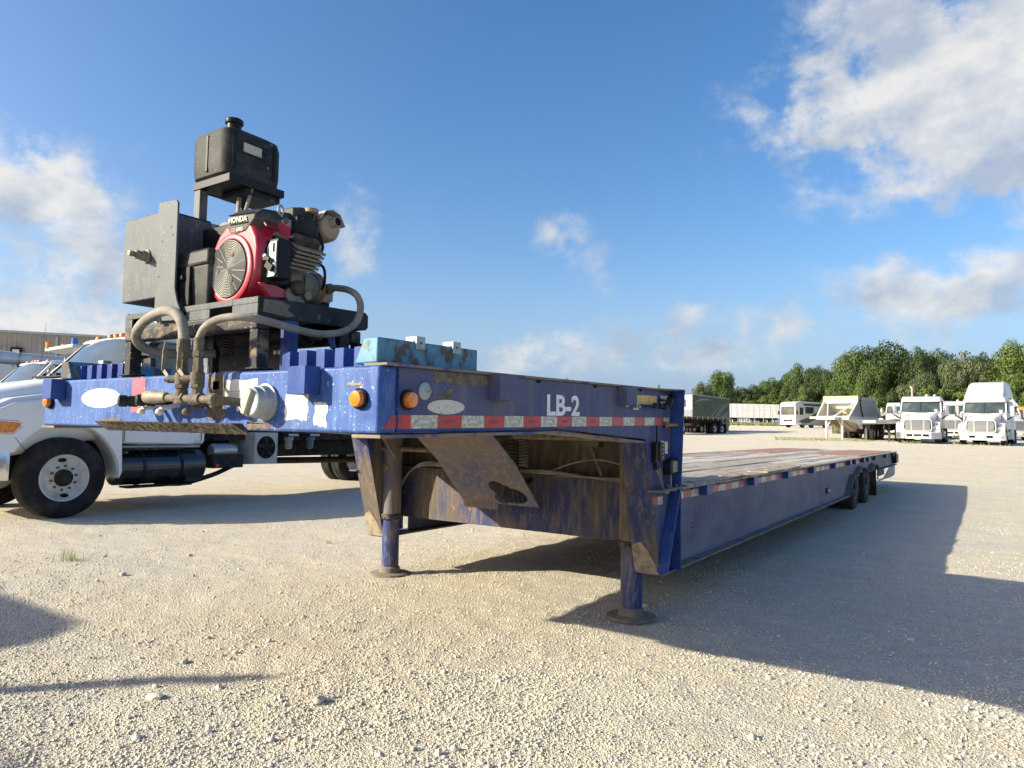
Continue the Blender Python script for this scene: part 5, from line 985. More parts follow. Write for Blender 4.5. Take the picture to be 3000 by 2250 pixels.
for u in (37, 54):
    q = bl(u, 1072, 27.35); shapes('latch', STEEL if u < 40 else BLACKPLASTIC, bd, lambda m: m.lathe([(.06, 0), (.06, .02), (.03, .03), (0, .031)], tuple(q), tuple(-(pray(u, 1072)).normalized()), 18))
for x, y in ((-.9, -1.2), (.9, -1.2), (-.9, 3), (.9, 3)): wheel(bt, (x, y, .5), .5, .28, RIMWHITE, RUBBER, 1 if x > 0 else -1)
shapes('frame_rail', SHADE, bt, lambda m: m.box(-.5, .5, -2, 4, .6, .9))
# ---------------------------------------------------------------- highway tractors
BRIGHT = pm('bright_trim', (.62, .63, .64), .3, metal=.55)
def tractor(name, label, loc, rz, high=False, stack=None, group=None, dirty=False, mirrors=True):
    t = thing(name, label, 'truck', loc, rz, group); WM = WHITEBG
    shapes('hood', WM, t, lambda m: m.loft([ring(.72, .62, .74, 1.30, .02, .10, 4, .05), ring(.76, .66, .74, 1.42, .08, .12, 4, .05), ring(.86, .70, .74, 1.56, .45, .14, 4, .06), ring(.98, .78, .74, 1.72, 1.0, .15, 4, .07), ring(1.04, .90, .74, 1.88, 1.55, .15, 4, .06), ring(1.06, .94, .74, 1.95, 1.8, .14, 4, .05)]))
    gr = shapes('grille', BRIGHT, t, lambda m: m.prism([(-.74, .76), (.74, .76), (.80, .95), (.77, 1.42), (.69, 1.52), (-.69, 1.52), (-.77, 1.42), (-.80, .95)], 'y', -.05, .05), bevel=.03, seg=3)
    shapes('grille_opening', BLACK, gr, lambda m: m.prism([(-.67, .82), (.67, .82), (.73, .97), (.70, 1.38), (.63, 1.45), (-.63, 1.45), (-.70, 1.38), (-.73, .97)], 'y', -.056, -.051))
    for k in range(9): z = .865+.066*k; w_ = .67 if k < 8 else .62; shapes('slat', BRIGHT, gr, lambda m: m.box(-w_, w_, -.075, -.057, z-.013, z+.013), bevel=.004)
    for x in (-.33, .33): shapes('grille_bar', BRIGHT, gr, lambda m: m.prism([(x-.025, .83), (x+.025, .83), (x*1.06+.02, 1.44), (x*1.06-.02, 1.44)], 'y', -.082, -.076))
    for s in (1, -1):
        arch = [(1.02+.60*math.cos(R_(a)), .52+.62*math.sin(R_(a))) for a in range(0, 181, 15)]
        shapes('fender', WM, t, lambda m: m.prism([(.16, .74), (.16, 1.10), (.40, 1.28), (.9, 1.36), (1.5, 1.34), (1.75, 1.2), (1.75, .6)]+[(y, z) for y, z in arch], 'x', *sorted((s*.70, s*1.20))), bevel=.05, seg=3)
        hl = shapes('headlight', BLACKPLASTIC, t, lambda m: m.loft([[(s*.78, .06, .86), (s*1.17, .22, .86), (s*1.20, .36, 1.0), (s*1.14, .30, 1.20), (s*1.0, .16, 1.20), (s*.80, .06, 1.02)], [(s*.78, .4, .86), (s*1.15, .4, .86), (s*1.18, .45, 1.0), (s*1.12, .4, 1.20), (s*1.0, .4, 1.20), (s*.80, .4, 1.02)]]), bevel=.01)
        shapes('lamp_glass', LEDGLASS, hl, lambda m: m.loft([[(s*.80, .045, .88), (s*1.16, .195, .88), (s*1.185, .33, 1.0), (s*1.13, .275, 1.18), (s*1.0, .14, 1.18), (s*.82, .045, 1.02)], [(s*.80, .1, .88), (s*1.15, .25, .88), (s*1.17, .37, 1.0), (s*1.12, .32, 1.18), (s*1.0, .2, 1.18), (s*.82, .1, 1.02)]]))
        wheel(t, (s*1.05, 1.02, .51), .51, .28, STEEL, RUBBER, s, .56, disc_depth=.2)
        for y in (5.6, 6.9) if high else (4.6, 5.9):
            for x in (.99, .66): wheel(t, (s*x, y, .51), .51, .27, STEEL, RUBBER, s, .56, disc_depth=-.8 if x > .8 else 0)
        if mirrors:
            shapes('mirror', CHROME if not high else pm('mirror_grey', (.30, .30, .29), .4), t, lambda m: (m.box(*sorted((s*1.32, s*1.56)), 1.62, 1.74, 1.75, 2.42),), bevel=.05, seg=3); shapes('mirror_arm', BLACKPLASTIC, t, lambda m: m.tube(smoothpath([(s*1.08, 1.95, 1.62), (s*1.22, 1.8, 1.62), (s*1.42, 1.68, 1.78)]), .045, 10))
            hm = shapes('hood_mirror', CHROME, t, lambda m: m.lathe([(.0, -.05), (.09, -.04), (.13, 0), (.12, .03), (0, .04)], (s*1.0, .55, 1.92), (0, -1, 0), 18)); shapes('mirror_stalk', BLACKPLASTIC, hm, lambda m: m.tube(smoothpath([(s*.98, .6, 1.46), (s*.99, .58, 1.65), (s*1.0, .56, 1.86)]), .025, 8))
        shapes('hood_vent', BLACKPLASTIC, t, lambda m: m.obox((s*.99, 1.28, 1.52), (.02, .16, .10), (0, -.25*s, .12*s)), bevel=.01)
        shapes('door_window', GLASS, t, lambda m: m.prism([(1.95, 2.05), (2.75, 2.05), (2.75, 2.60), (2.15, 2.60)], 'x', *sorted((s*1.13, s*1.205)))); shapes('step', pm('step_alloy', (.4, .4, .4), .4, metal=.6), t, lambda m: m.box(*sorted((s*.8, s*1.18)), 2.0, 3.1, .35, .85), bevel=.03)
        shapes('fuel_tank', CHROME, t, lambda m: m.lathe([(0, 0), (.27, .01), (.3, .04), (.3, 1.1), (.27, 1.14), (0, 1.15)], (s*.88, 3.2, .62), (0, 1, 0), 24)); shapes('frame_rail', SHADE, t, lambda m: m.box(*sorted((s*.38, s*.48)), .4, 7.4 if high else 6.4, .75, 1.0))
    bp = shapes('bumper', WM, t, lambda m: m.loft([[(x, y, .70), (x, y+.12, .74), (x, y+.12, .30), (x, y+.02, .30)] for x, y in ((-1.22, .45), (-1.20, .20), (-1.0, .02), (-.5, -.08), (.5, -.08), (1.0, .02), (1.20, .20), (1.22, .45))]), bevel=.03, seg=3)
    if not high:
        for s in (1, -1): shapes('bumper_end', CHROME, bp, lambda m: m.loft([[(s*.72, -.07, .69), (s*.72, -.07, .32), (s*.72, .0, .32), (s*.72, .0, .69)], [(s*1.0, .005, .695), (s*1.0, .005, .31), (s*1.0, .08, .31), (s*1.0, .08, .695)], [(s*1.21, .19, .695), (s*1.22, .19, .31), (s*1.18, .23, .31), (s*1.18, .23, .695)]]))
    for x0, x1 in ((-.60, -.28), (-.2, .2), (.28, .60)): shapes('air_inlet', BLACK if abs(x0) > .25 else SHADE, bp, lambda m: m.box(x0, x1, -.088, -.06, .44, .58), bevel=.01)
    if high:
        for s in (1, -1): shapes('fog_lamp', LEDGLASS, bp, lambda m: m.obox((s*.95, -.005, .50), (.15, .04, .10), (0, 0, s*.25)), bevel=.03)
    lp_ = shapes('licence_plate', WHITE, t, lambda m: m.box(-.17, .17, -.105, -.095, .42 if high else .26, .57 if high else .41), bevel=.004)
    if high and stack is None and rz < .1: text('lettering', 'R4R 7748', pm('plate_ink', (.03, .04, .08), .5), lp_, .09, (-.14, -.1062, .455 if high else .295), (1, 0, 0), (0, 0, 1), .001, 0, .28)
    # cab
    yb = 4.9 if high else 3.15
    shapes('cab', WM, t, lambda m: m.loft([ring(1.14, 1.12, .95, 1.98, 1.70, .08), ring(1.20, 1.18, .95, 2.02, 2.0, .08), ring(1.22, 1.20, .95, 2.02, yb, .08)]))
    shapes('cab_rear', WM, t, lambda m: m.loft([ring(1.20, 1.16, 2.0, 2.75, 2.82, .06), ring(1.20, 1.16, 2.0, 2.78, yb, .06)]))
    ws = shapes('windshield', GLASS, t, lambda m: m.loft([[(x, 1.62+.16*(x/1.05)**2, 1.98) for x in [-1.08+.216*k for k in range(11)]], [(x*.96, 1.98+.16*(x/1.05)**2, 2.68) for x in [-1.08+.216*k for k in range(11)]]], cap=False, closed=False))
    shapes('centre_strip', BLACKPLASTIC, ws, lambda m: m.bar((0, 1.61, 1.98), (0, 1.97, 2.68), .03, .02, (0, 1, 0)))
    shapes('rear_glass', GLASS if not high else SHADE, t, lambda m: m.box(-1.0, 1.0, 2.76, 2.80, 2.02, 2.66))
    shapes('interior', SHADE, t, lambda m: (m.box(-1.0, 1.0, 1.85, 2.1, 1.95, 2.06), m.box(-.8, -.3, 2.5, 2.7, 2.0, 2.5), m.box(.3, .8, 2.5, 2.7, 2.0, 2.5)), bevel=.05)
    for s in (1, -1): shapes('pillar', WM, t, lambda m: m.bar((s*1.12, 1.78, 1.97), (s*1.07, 2.12, 2.70), .08, .09, (0, 1, 0)), bevel=.02)
    shapes('visor', WM, t, lambda m: m.loft([ring(1.06, 1.03, 2.66, 2.90, 1.90, .06, 4, .02), ring(1.12, 1.08, 2.66, 2.95, 2.10, .07, 4, .03), ring(1.18, 1.10, 2.68, 3.0, 2.5, .08, 4, .04), ring(1.18, 1.10, 2.70, 2.98, 3.1, .08, 4, .04)]))
    for x in (-.85, -.2, 0, .2, .85): shapes('marker', AMBERBASE if False else BLACKPLASTIC, t, lambda m: m.obox((x, 1.905+.02*abs(x), 2.80), (.035, .05, .09)), bevel=.008)
    shapes('wiper', BLACKPLASTIC, t, lambda m: (m.bar((.1, 1.60, 1.99), (.75, 1.72, 2.02), .03, .02), m.bar((-.75, 1.68, 2.02), (-.1, 1.60, 1.99), .03, .02)))
    shapes('permit', PAPER, t, lambda m: m.obox((.84, 1.76, 2.10), (.16, .01, .13), (-.45, 0, .2)))
    if high:
        rf = shapes('roof_fairing', WM, t, lambda m: m.loft([ring(1.06, .96, 2.86, 2.98, 2.0, .05, 4, .02), ring(1.12, .98, 2.9, 3.45, 2.35, .14, 4, .05), ring(1.18, .99, 2.92, 3.82, 2.85, .18, 4, .06), ring(1.20, 1.0, 2.9, 3.98, 3.6, .2, 4, .05), ring(1.21, 1.02, 2.9, 4.0, yb, .2, 4, .04)]))
        shapes('fairing_panel', pm('panel_line', (.56, .56, .55), .35), rf, lambda m: m.tube(smoothpath([(-.8, 2.28, 3.5), (-.82, 2.16, 3.25), (-.70, 2.12, 3.12), (0, 2.1, 3.1), (.70, 2.12, 3.12), (.82, 2.16, 3.25), (.8, 2.28, 3.5)]), .012, 6))
        for s in (1, -1): shapes('side_skirt', WM, t, lambda m: m.box(*sorted((s*1.12, s*1.21)), 3.2, 4.9, .35, 1.0), bevel=.03)
    else:
        for x in (.28, .72): shapes('roof_horn', CHROME, t, lambda m: m.lathe([(.03, 0), (.05, .12), (.09, .16), (0, .17)], (x, 2.75, 3.05), (0, -1, .1), 16))
    if stack is not None:
        shapes('exhaust_stack', TAN if not dirty else GALV, t, lambda m: m.tube([(stack, yb+.18, 1.0), (stack, yb+.18, 3.55), (stack-.03, yb+.2, 3.65), (stack-.1, yb+.24, 3.72)], .075, 14))
    shapes('fifth_wheel', BLACKSTEEL, t, lambda m: m.box(-.45, .45, 5.6 if high else 4.7, 6.6 if high else 5.7, 1.02, 1.14), bevel=.03); shapes('axle', SHADE, t, lambda m: m.box(-.95, .95, .95, 1.1, .42, .55))
    return t
def face(u, extra=0): return heading(u)+R_(extra)     # local +y (rear of the vehicle) runs away from the camera
tractor('highway_tractor', 'white high roof sleeper tractor facing out with chrome grille', at(2873, 42.5), face(2873, -7), True)
tractor('highway_tractor', 'white day cab tractor with tan exhaust stack behind its roof', at(2688, 43.5), face(2688, -6), False, -.62)
tractor('highway_tractor', 'white day cab tractor parked further back between the two front tractors', at(2784, 54), face(2784, -6), False, None, mirrors=True)
tractor('highway_tractor', 'pale sleeper tractor half hidden behind the high roof tractor', at(2986, 53.5), face(2986, 30), True, None)
tractor('highway_tractor', 'white day cab tractor half hidden behind the black flatbed', at(2628, 62), face(2628, -8), False, None)
# box truck parked just outside the frame; its shadow falls on the gravel at the left edge
ob = tractor('box_truck', 'white box truck with exhaust stack parked left of the gooseneck', (-8.62, -3.02, 0), math.pi, False, -1.2, dirty=True)
shapes('box_body', WHITEBG, ob, lambda m: m.box(-1.2, 1.2, 4.9, 9.5, 1.15, 4.0), bevel=.03)
# ================================================================== background of the yard
# ---------------------------------------------------------------- beige metal building
BEIGE = pm('beige_metal', (.36, .315, .265), .6, layers=[((.32, .28, .235), 1.0, .45, .7, None, 1)])
def building():
    c0 = CAM+pray(-500, 1250)*42; c1 = CAM+pray(368, 1250)*52.9; c0.z = c1.z = 0
    # wall line through the two ends whose eave shows in the picture
    A = Vector((-56.2, 18.9, 0)); Bv = Vector((-51.4, 26.0, 0)); n = (Bv-A).normalized(); L0 = A-n*30; ln = (Bv-L0).length
    t = thing('metal_building', 'long beige ribbed metal building with pale roof trim', 'building', L0, math.atan2(n.y, n.x)); H = 7.48
    shapes('wall', BEIGE, t, lambda m: m.box(0, ln, .05, 16, 0, H-.165))
    for k in range(int(ln/.30)):
        if k*.3 > 24: shapes('wall_rib', BEIGE, t, lambda m: m.prism([(k*.3, .049), (k*.3+.04, .0), (k*.3+.08, .0), (k*.3+.12, .049)], 'z', 0, H-.17))
    shapes('roof', pm('roof_trim', (.40, .39, .37), .5), t, lambda m: m.prism([(-.15, H-.16), (-.15, H), (8, H+.1), (16.2, H), (16.2, H-.16)], 'x', -.2, ln+.15))
    for x in (ln-5.2, ln-.9): shapes('downspout', pm('trim_grey', (.42, .41, .40), .5), t, lambda m: m.box(x, x+.16, -.09, -.005, 0, H-.26), bevel=.01)
    wl = shapes('wall_light', BLACKPLASTIC, t, lambda m: m.box(30.7, 31.4, -.3, -.005, H-2.2, H-1.2), bevel=.05); shapes('lamp_panel', PAPER, wl, lambda m: m.box(30.85, 31.25, -.31, -.301, H-1.9, H-1.35))
building()
# ---------------------------------------------------------------- generic helper: a box vehicle along a line on the ground
def along(p, q): d = q-p; return math.atan2(d.y, d.x)
# dark travel trailer with swooping graphics
A, Bq = at(2029, 62), at(2138, 70.2)
tt = thing('travel_trailer', 'dark grey travel trailer with pale swoosh graphics behind the brown flatbed', 'trailer', A, along(A, Bq)); Lt = (Bq-A).length
DG = pm('dark_gelcoat', (.055, .065, .062), .35, coat=.3, layers=[((.085, .095, .09), .8, .4, .7, None, 1)])
bd = shapes('body', DG, tt, lambda m: m.box(0, Lt, 0, 2.5, .55, 3.38), bevel=.05)
shapes('end_wall', WHITEBG, bd, lambda m: m.box(-.02, -.001, .05, 2.45, 2.0, 3.3)); shapes('end_wall', pm('grey_gelcoat', (.20, .23, .24), .4), bd, lambda m: m.box(-.02, -.001, .05, 2.45, .6, 1.99)); shapes('end_window', GLASS, bd, lambda m: m.box(-.03, -.021, .6, 1.9, 2.2, 2.9))
shapes('corner_trim', pm('trim_pale', (.42, .44, .42), .4), bd, lambda m: (m.box(-.03, .03, -.012, -.001, .6, 3.36), m.box(0, Lt, -.012, -.001, 3.30, 3.38)))
SW = pm('swoosh_grey', (.20, .215, .205), .4); SW2 = pm('swoosh_pale', (.36, .375, .36), .4)
def swoosh(pts, wd, mat): 
    P = smoothpath([(a, -.006, b) for a, b in pts], 8); n = len(P)
    def fn(m):
        up = []; dn = []
        for i, p in enumerate(P):
            w_ = wd*math.sin(math.pi*min(max(i/(n-1), .02), .98))**.6; up.append((p.x, p.z+w_)); dn.append((p.x, p.z-w_))
        for i in range(n-1): m.prism([dn[i], dn[i+1], up[i+1], up[i]], 'y', -.012, -.002)
    shapes('swoosh', mat, bd, fn, smooth=False)
swoosh([(.4, 2.55), (1.4, 2.85), (2.8, 2.98), (4.6, 3.0)], .05, SW2); swoosh([(2.6, .9), (4.6, 1.5), (6.6, 2.3), (8.4, 2.75)], .07, SW); swoosh([(4.2, .75), (5.6, 1.3), (7.4, 2.2), (9.8, 3.0)], .06, SW2); swoosh([(4.8, .75), (6.3, 1.4), (8.2, 2.3), (10, 2.9)], .09, SW); swoosh([(5.8, .7), (7.2, 1.2), (9, 1.7), (9.9, 2.2)], .28, SW)
shapes('skirt', DG, tt, lambda m: m.box(Lt-.6, Lt, .1, 2.4, .1, .56))
for y in (.25, 2.25): wheel(tt, (Lt*.62, y, .37), .37, .22, STEEL, RUBBER, 1).rotation_euler = (0, 0, math.pi/2*(-1 if y < 1 else 1))
# brown flatbed trailer in front of it
A, Bq = at(1945, 53), at(2138, 60.5); L2 = (Bq-A).length
fb = thing('flatbed_trailer', 'brown flatbed trailer with stake pockets and tandem wheels', 'trailer', A, along(A, Bq))
BROWN = pm('flatbed_timber', (.12, .07, .045), .8, layers=[((.22, .16, .12), 4, .45, .7, None, 1)])
shapes('deck', BROWN, fb, lambda m: m.box(0, L2, 0, 2.5, 1.32, 1.45), bevel=.01); shapes('frame', SHADE, fb, lambda m: (m.box(0, L2, .7, .85, .85, 1.319), m.box(0, L2, 1.65, 1.8, .85, 1.319)))
for k in range(24): shapes('stake_pocket', pm('pale_stake', (.34, .28, .24), .7) if k % 2 else BROWN, fb, lambda m: m.box(.2+k*L2/24.5, .32+k*L2/24.5, -.05, -.001, 1.22, 1.46))
for k in range(12): shapes('strap_winch', SHADE, fb, lambda m: m.box(.4+k*L2/12.5, .52+k*L2/12.5, .02, .1, 1.02, 1.31))
for x in (L2-2.6, L2-1.35, 2.8):
    for y, s in ((.14, -1), (.5, 1), (2.0, 1), (2.36, 1)):
        wv = wheel(fb, (x, y, .51), .51, .27, WHITEBG, RUBBER, 1, .5); wv.rotation_euler = (0, 0, -math.pi/2 if y < 1 else math.pi/2)
shapes('mud_flap', RUBBER, fb, lambda m: m.box(L2-.62, L2-.60, .02, .6, .15, .95)); shapes('tool_box', SHADE, fb, lambda m: m.box(4.2, 5.2, .1, .7, .55, 1.2), bevel=.03)
# far white van trailer behind the fence
A, Bq = at(2120, 143), at(2284, 143); L3 = (Bq-A).length
wt = thing('van_trailer', 'long white van trailer parked beyond the chain link fence', 'trailer', A, along(A, Bq))
shapes('body', pm('white_ribbed', (.80, .80, .79), .4, layers=[((.70, .70, .69), 1.2, .4, .7, (.05, 1, 6), 1)]), wt, lambda m: m.box(0, L3, 0, 2.6, 1.15, 3.95), bevel=.03)
for k in range(10): shapes('side_post', WHITEBG, wt, lambda m: m.box(.3+k*L3/10, .36+k*L3/10, -.03, -.001, 1.2, 3.9))
shapes('frame', SHADE, wt, lambda m: m.box(0, L3, .6, 2.0, .85, 1.14)); shapes('nose', STEEL, wt, lambda m: m.box(L3+.001, L3+.5, .2, 2.4, 1.3, 3.8), bevel=.1)
for x in (L3-2.7, L3-1.4, 1.6):
    for y in (.14, 2.45): wheel(wt, (x, y, .5), .5, .27, WHITEBG, RUBBER, 1).rotation_euler = (0, 0, -math.pi/2 if y < 1 else math.pi/2)
# stacked white racks by the fence
A = at(2165, 128); rk = thing('pipe_rack', 'white tube rack standing on the grass by the fence', 'rack', A, heading(2165))
shapes('rack_frame', WHITEBG, rk, lambda m: [m.box(x, x+.08, 0, .08, 0, 1.0) for x in (0, .45, .9, 1.35, 1.8)] and None); shapes('rack_rail', WHITEBG, rk, lambda m: [m.box(0, 1.88, -.01, .09, z, z+.08) for z in (.1, .5, .92)] and None)
# chain link fence
A, Bq = at(2138, 124), at(2290, 116); L4 = (Bq-A).length
fn_ = thing('chain_link_fence', 'galvanised chain link fence with barbed wire arms along the grass', 'fence', A, along(A, Bq))
for k in range(7):
    shapes('fence_post', GALV, fn_, lambda m: (m.cyl((k*L4/6, 0, 0), (k*L4/6, 0, 2.2), .05, n=8), m.cyl((k*L4/6, 0, 2.2), (k*L4/6-.25, -.1, 2.55), .03, n=6)))
shapes('fence_rail', GALV, fn_, lambda m: m.cyl((0, 0, 2.15), (L4, 0, 2.15), .03, n=6)); shapes('bottom_wire', GALV, fn_, lambda m: m.cyl((0, 0, .1), (L4, 0, .1), .02, n=6))
for k in range(3): shapes('barbed_wire', GALV, fn_, lambda m: m.cyl((0, -.03*k, 2.28+.12*k), (L4, -.03*k, 2.28+.12*k), .012, n=4))
# motorhome
A = at(2308, 97); rv = thing('motorhome', 'white motorhome with large windshield and dark side swoosh', 'motorhome', A, face(2308, -34))
RVW = pm('rv_white', (.76, .77, .77), .3, coat=.3)
rb_ = shapes('body', RVW, rv, lambda m: m.loft([ring(1.18, 1.14, .45, 3.35, .0, .12), ring(1.25, 1.22, .42, 3.55, .35, .2), ring(1.25, 1.24, .42, 3.62, 1.2, .18), ring(1.25, 1.24, .42, 3.62, 9.5, .15)]))
shapes('windshield', GLASS, rv, lambda m: m.loft([[(x, -.07+.05*(x/1.1)**2, 1.75) for x in (-1.06, -.7, -.35, 0, .35, .7, 1.06)], [(x*.97, -.05+.05*(x/1.1)**2, 2.95) for x in (-1.06, -.7, -.35, 0, .35, .7, 1.06)]], cap=False, closed=False))
shapes('grille', BLACKPLASTIC, rv, lambda m: m.prism([(-.6, .85), (.6, .85), (.75, 1.1), (.5, 1.08), (0, 1.0), (-.5, 1.08), (-.75, 1.1)], 'y', -.03, .06)); shapes('trim', pm('rv_swoosh', (.12, .13, .15), .4), rv, lambda m: m.tube(smoothpath([(-.9, -.01, 1.25), (-.5, -.03, 1.12), (0, -.035, 1.08), (.5, -.03, 1.12), (.9, -.01, 1.25)]), .04, 6))
for s in (1, -1):
    shapes('headlight', LEDGLASS, rv, lambda m: m.obox((s*.98, .06, 1.05), (.3, .1, .2), (0, s*.5, s*.25)), bevel=.03); shapes('side_window', GLASS, rv, lambda m: m.box(*sorted((s*1.24, s*1.26)), .9, 1.7, 1.8, 2.8)); shapes('side_window', GLASS, rv, lambda m: m.box(*sorted((s*1.24, s*1.26)), 2.2, 4.2, 2.0, 2.9)); shapes('awning', BLACKPLASTIC, rv, lambda m: m.box(*sorted((s*1.24, s*1.34)), 1.8, 7.5, 3.1, 3.3), bevel=.03)
    shapes('side_swoosh', pm('rv_swoosh', (.12, .13, .15), .4), rv, lambda m: m.prism([(.5, .9), (3.0, 1.5), (5.5, 2.4), (9, 2.9), (9, 2.2), (5.5, 1.5), (3.0, .7), (1.5, .6)], 'x', *sorted((s*1.251, s*1.262))))
    shapes('mirror', BLACKPLASTIC, rv, lambda m: (m.box(*sorted((s*1.35, s*1.55)), -.05, .08, 1.8, 2.3), m.cyl((s*1.2, .1, 2.35), (s*1.45, 0, 2.3), .03)), bevel=.03)
    for y in (1.7, 7.2): wheel(rv, (s*1.08, y, .48), .48, .28, STEEL, RUBBER, s)
# ---------------------------------------------------------------- cream belly dump trailer
A = at(2432, 49); bdp = thing('belly_dump_trailer', 'cream belly dump trailer with amber top rail and ribbed hopper', 'trailer', A, face(2432, -24))
AMB = pm('amber_rail', (.58, .46, .25), .6, layers=[((.4, .3, .18), 3, .5, .7, None, 1)])
shapes('neck_frame', CREAM, bdp, lambda m: (m.box(-1.15, 1.15, .35, .6, 1.38, 1.62), m.box(-1.15, -.95, .6, 5.4, 1.38, 1.62), m.box(.95, 1.15, .6, 5.4, 1.38, 1.62), m.box(-.5, .5, -.4, .35, 1.36, 1.56)), bevel=.02)
shapes('nose_arm', CREAM, bdp, lambda m: m.prism([(-1.15, .4), (-1.55, .2), (-1.55, .5), (-1.15, .62)], 'z', 1.42, 1.58)); shapes('warning_plate', AMB, bdp, lambda m: m.box(-.75, -.3, .33, .349, 1.42, 1.58))
for x in (.0, .3, .6): shapes('stencil', BLACK, bdp, lambda m: m.obox((x, .345, 1.5), (.2, .01, .05), (0, .6, 0)))
for s in (1, -1):
    shapes('hopper_beam', CREAM, bdp, lambda m: m.bar((s*1.12, .5, 1.6), (s*1.18, 1.75, 2.72), .10, .12), bevel=.01)
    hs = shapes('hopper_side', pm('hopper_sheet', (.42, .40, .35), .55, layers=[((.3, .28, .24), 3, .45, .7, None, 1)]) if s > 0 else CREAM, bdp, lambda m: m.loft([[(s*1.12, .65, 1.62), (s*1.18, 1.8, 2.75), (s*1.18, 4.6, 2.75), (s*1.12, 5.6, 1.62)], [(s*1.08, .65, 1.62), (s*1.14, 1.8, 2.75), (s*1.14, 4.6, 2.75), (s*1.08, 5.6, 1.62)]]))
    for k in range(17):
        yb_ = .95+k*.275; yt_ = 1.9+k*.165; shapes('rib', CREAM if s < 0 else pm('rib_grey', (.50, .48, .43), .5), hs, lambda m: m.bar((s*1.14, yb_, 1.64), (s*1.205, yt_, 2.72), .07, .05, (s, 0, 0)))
    shapes('rear_beam', CREAM, bdp, lambda m: m.bar((s*1.13, 5.7, 1.6), (s*1.19, 4.65, 2.8), .1, .12), bevel=.01)
    shapes('top_side_rail', GALV, bdp, lambda m: m.box(*sorted((s*1.10, s*1.24)), 1.8, 4.7, 2.755, 2.98), bevel=.02)
    lg = shapes('landing_leg', CREAM, bdp, lambda m: (m.box(s*.55-.07, s*.55+.07, .6, .75, .45, 1.379), m.bar((s*.55, .68, .75), (s*.25, .68, 1.35), .06, .06)), bevel=.01); shapes('inner_leg', GALV, lg, lambda m: m.box(s*.55-.05, s*.55+.05, .63, .72, 0, .45))
    for y in (4.9, 6.15):
        for x in (.95, .62): wheel(bdp, (s*x, y, .5), .5, .27, STEEL, RUBBER, s)
shapes('front_sheet', CREAM, bdp, lambda m: m.loft([[(-1.1, 1.75, 2.7), (1.1, 1.75, 2.7), (.75, 3.3, 1.3), (-.75, 3.3, 1.3)], [(-1.1, 1.80, 2.72), (1.1, 1.80, 2.72), (.75, 3.35, 1.32), (-.75, 3.35, 1.32)]]))
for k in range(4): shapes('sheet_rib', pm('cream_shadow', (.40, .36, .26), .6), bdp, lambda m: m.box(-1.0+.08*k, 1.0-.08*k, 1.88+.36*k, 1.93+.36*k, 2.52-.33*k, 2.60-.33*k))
shapes('brace', CREAM, bdp, lambda m: m.bar((-.95, 1.8, 2.55), (-.45, .6, 1.6), .07, .09)); shapes('brace', CREAM, bdp, lambda m: m.bar((.95, 1.8, 2.55), (.0, .6, 1.6), .09, .09)); shapes('brace', CREAM, bdp, lambda m: m.box(-.3, .75, 1.85, 2.0, 2.2, 2.35))
shapes('front_panel', CREAM, bdp, lambda m: m.box(-1.2, 1.2, 1.68, 1.74, 2.56, 2.84)); tr = shapes('top_rail', AMB, bdp, lambda m: m.box(-1.22, 1.22, 1.66, 1.76, 2.845, 3.06), bevel=.01)
shapes('tarp_hose', BLACKPLASTIC, bdp, lambda m: m.tube(smoothpath([(1.28, 1.8, 3.0), (1.26, 1.95, 2.5), (1.24, 2.2, 2.0), (1.22, 2.5, 1.6)]), .035, 8)); shapes('tarp_motor', BLACKPLASTIC, bdp, lambda m: m.box(1.225, 1.36, 1.7, 1.9, 2.8, 3.05))
shapes('gate', MUDDY, bdp, lambda m: m.loft([[(-1.0, 2.0, 1.37), (1.0, 2.0, 1.37), (1.0, 5.0, 1.37), (-1.0, 5.0, 1.37)], [(-.6, 2.8, .55), (.6, 2.8, .55), (.6, 4.2, .55), (-.6, 4.2, .55)]])); shapes('lower_rack', GALV, bdp, lambda m: [m.bar((1.16, 1.6+.3*k, 1.3), (1.05, 1.5+.3*k, .75), .05, .1) for k in range(5)] and None)
shapes('axle', SHADE, bdp, lambda m: m.box(-.9, .9, 4.7, 6.4, .42, .6))
# ---------------------------------------------------------------- black flatbed beside it
A = at(2566, 46); bf_ = thing('black_flatbed_trailer', 'empty black flatbed trailer on landing legs beside the day cab tractor', 'trailer', A, face(2566, -10))
BLK = pm('black_frame', (.02, .022, .024), .5, layers=[((.09, .085, .075), 2, .5, .75, None, 1)])
shapes('deck', BLK, bf_, lambda m: (m.box(-1.3, 1.3, 0, 11, 1.22, 1.42)), bevel=.01); shapes('front_skirt', GREYSTEEL, bf_, lambda m: (m.prism([(-2.0, 1.42), (.6, 1.42), (1.3, 1.36), (1.3, 1.16), (-1.0, 1.10)], 'y', -.08, -.002)), bevel=.01)
shapes('light_panel', CREAM, bf_, lambda m: m.box(-.75, .0, -.095, -.081, 1.22, 1.36)); [shapes('marker', PAPER, bf_, lambda m: m.box(x, x+.24, -.09, .05, 1.421, 1.50)) for x in (.2, .62)]; shapes('marker', pm('red_marker', (.4, .04, .05), .4), bf_, lambda m: m.box(1.05, 1.2, -.09, .05, 1.421, 1.48))
for s in (1, -1):
    shapes('landing_leg', GREYSTEEL if s < 0 else BLK, bf_, lambda m: (m.box(s*.68-.06, s*.68+.06, .5, .62, 0, 1.219), m.bar((s*.68, .56, .5), (s*.3, 1.0, 1.2), .06, .06)), bevel=.01); shapes('frame_rail', SHADE, bf_, lambda m: m.box(*sorted((s*.4, s*.5)), .1, 11, .8, 1.219))
    for y in (3.2, 4.5):
        for x in (1.1, .77): wheel(bf_, (s*x, y, .51), .51, .27, STEEL, RUBBER, s)
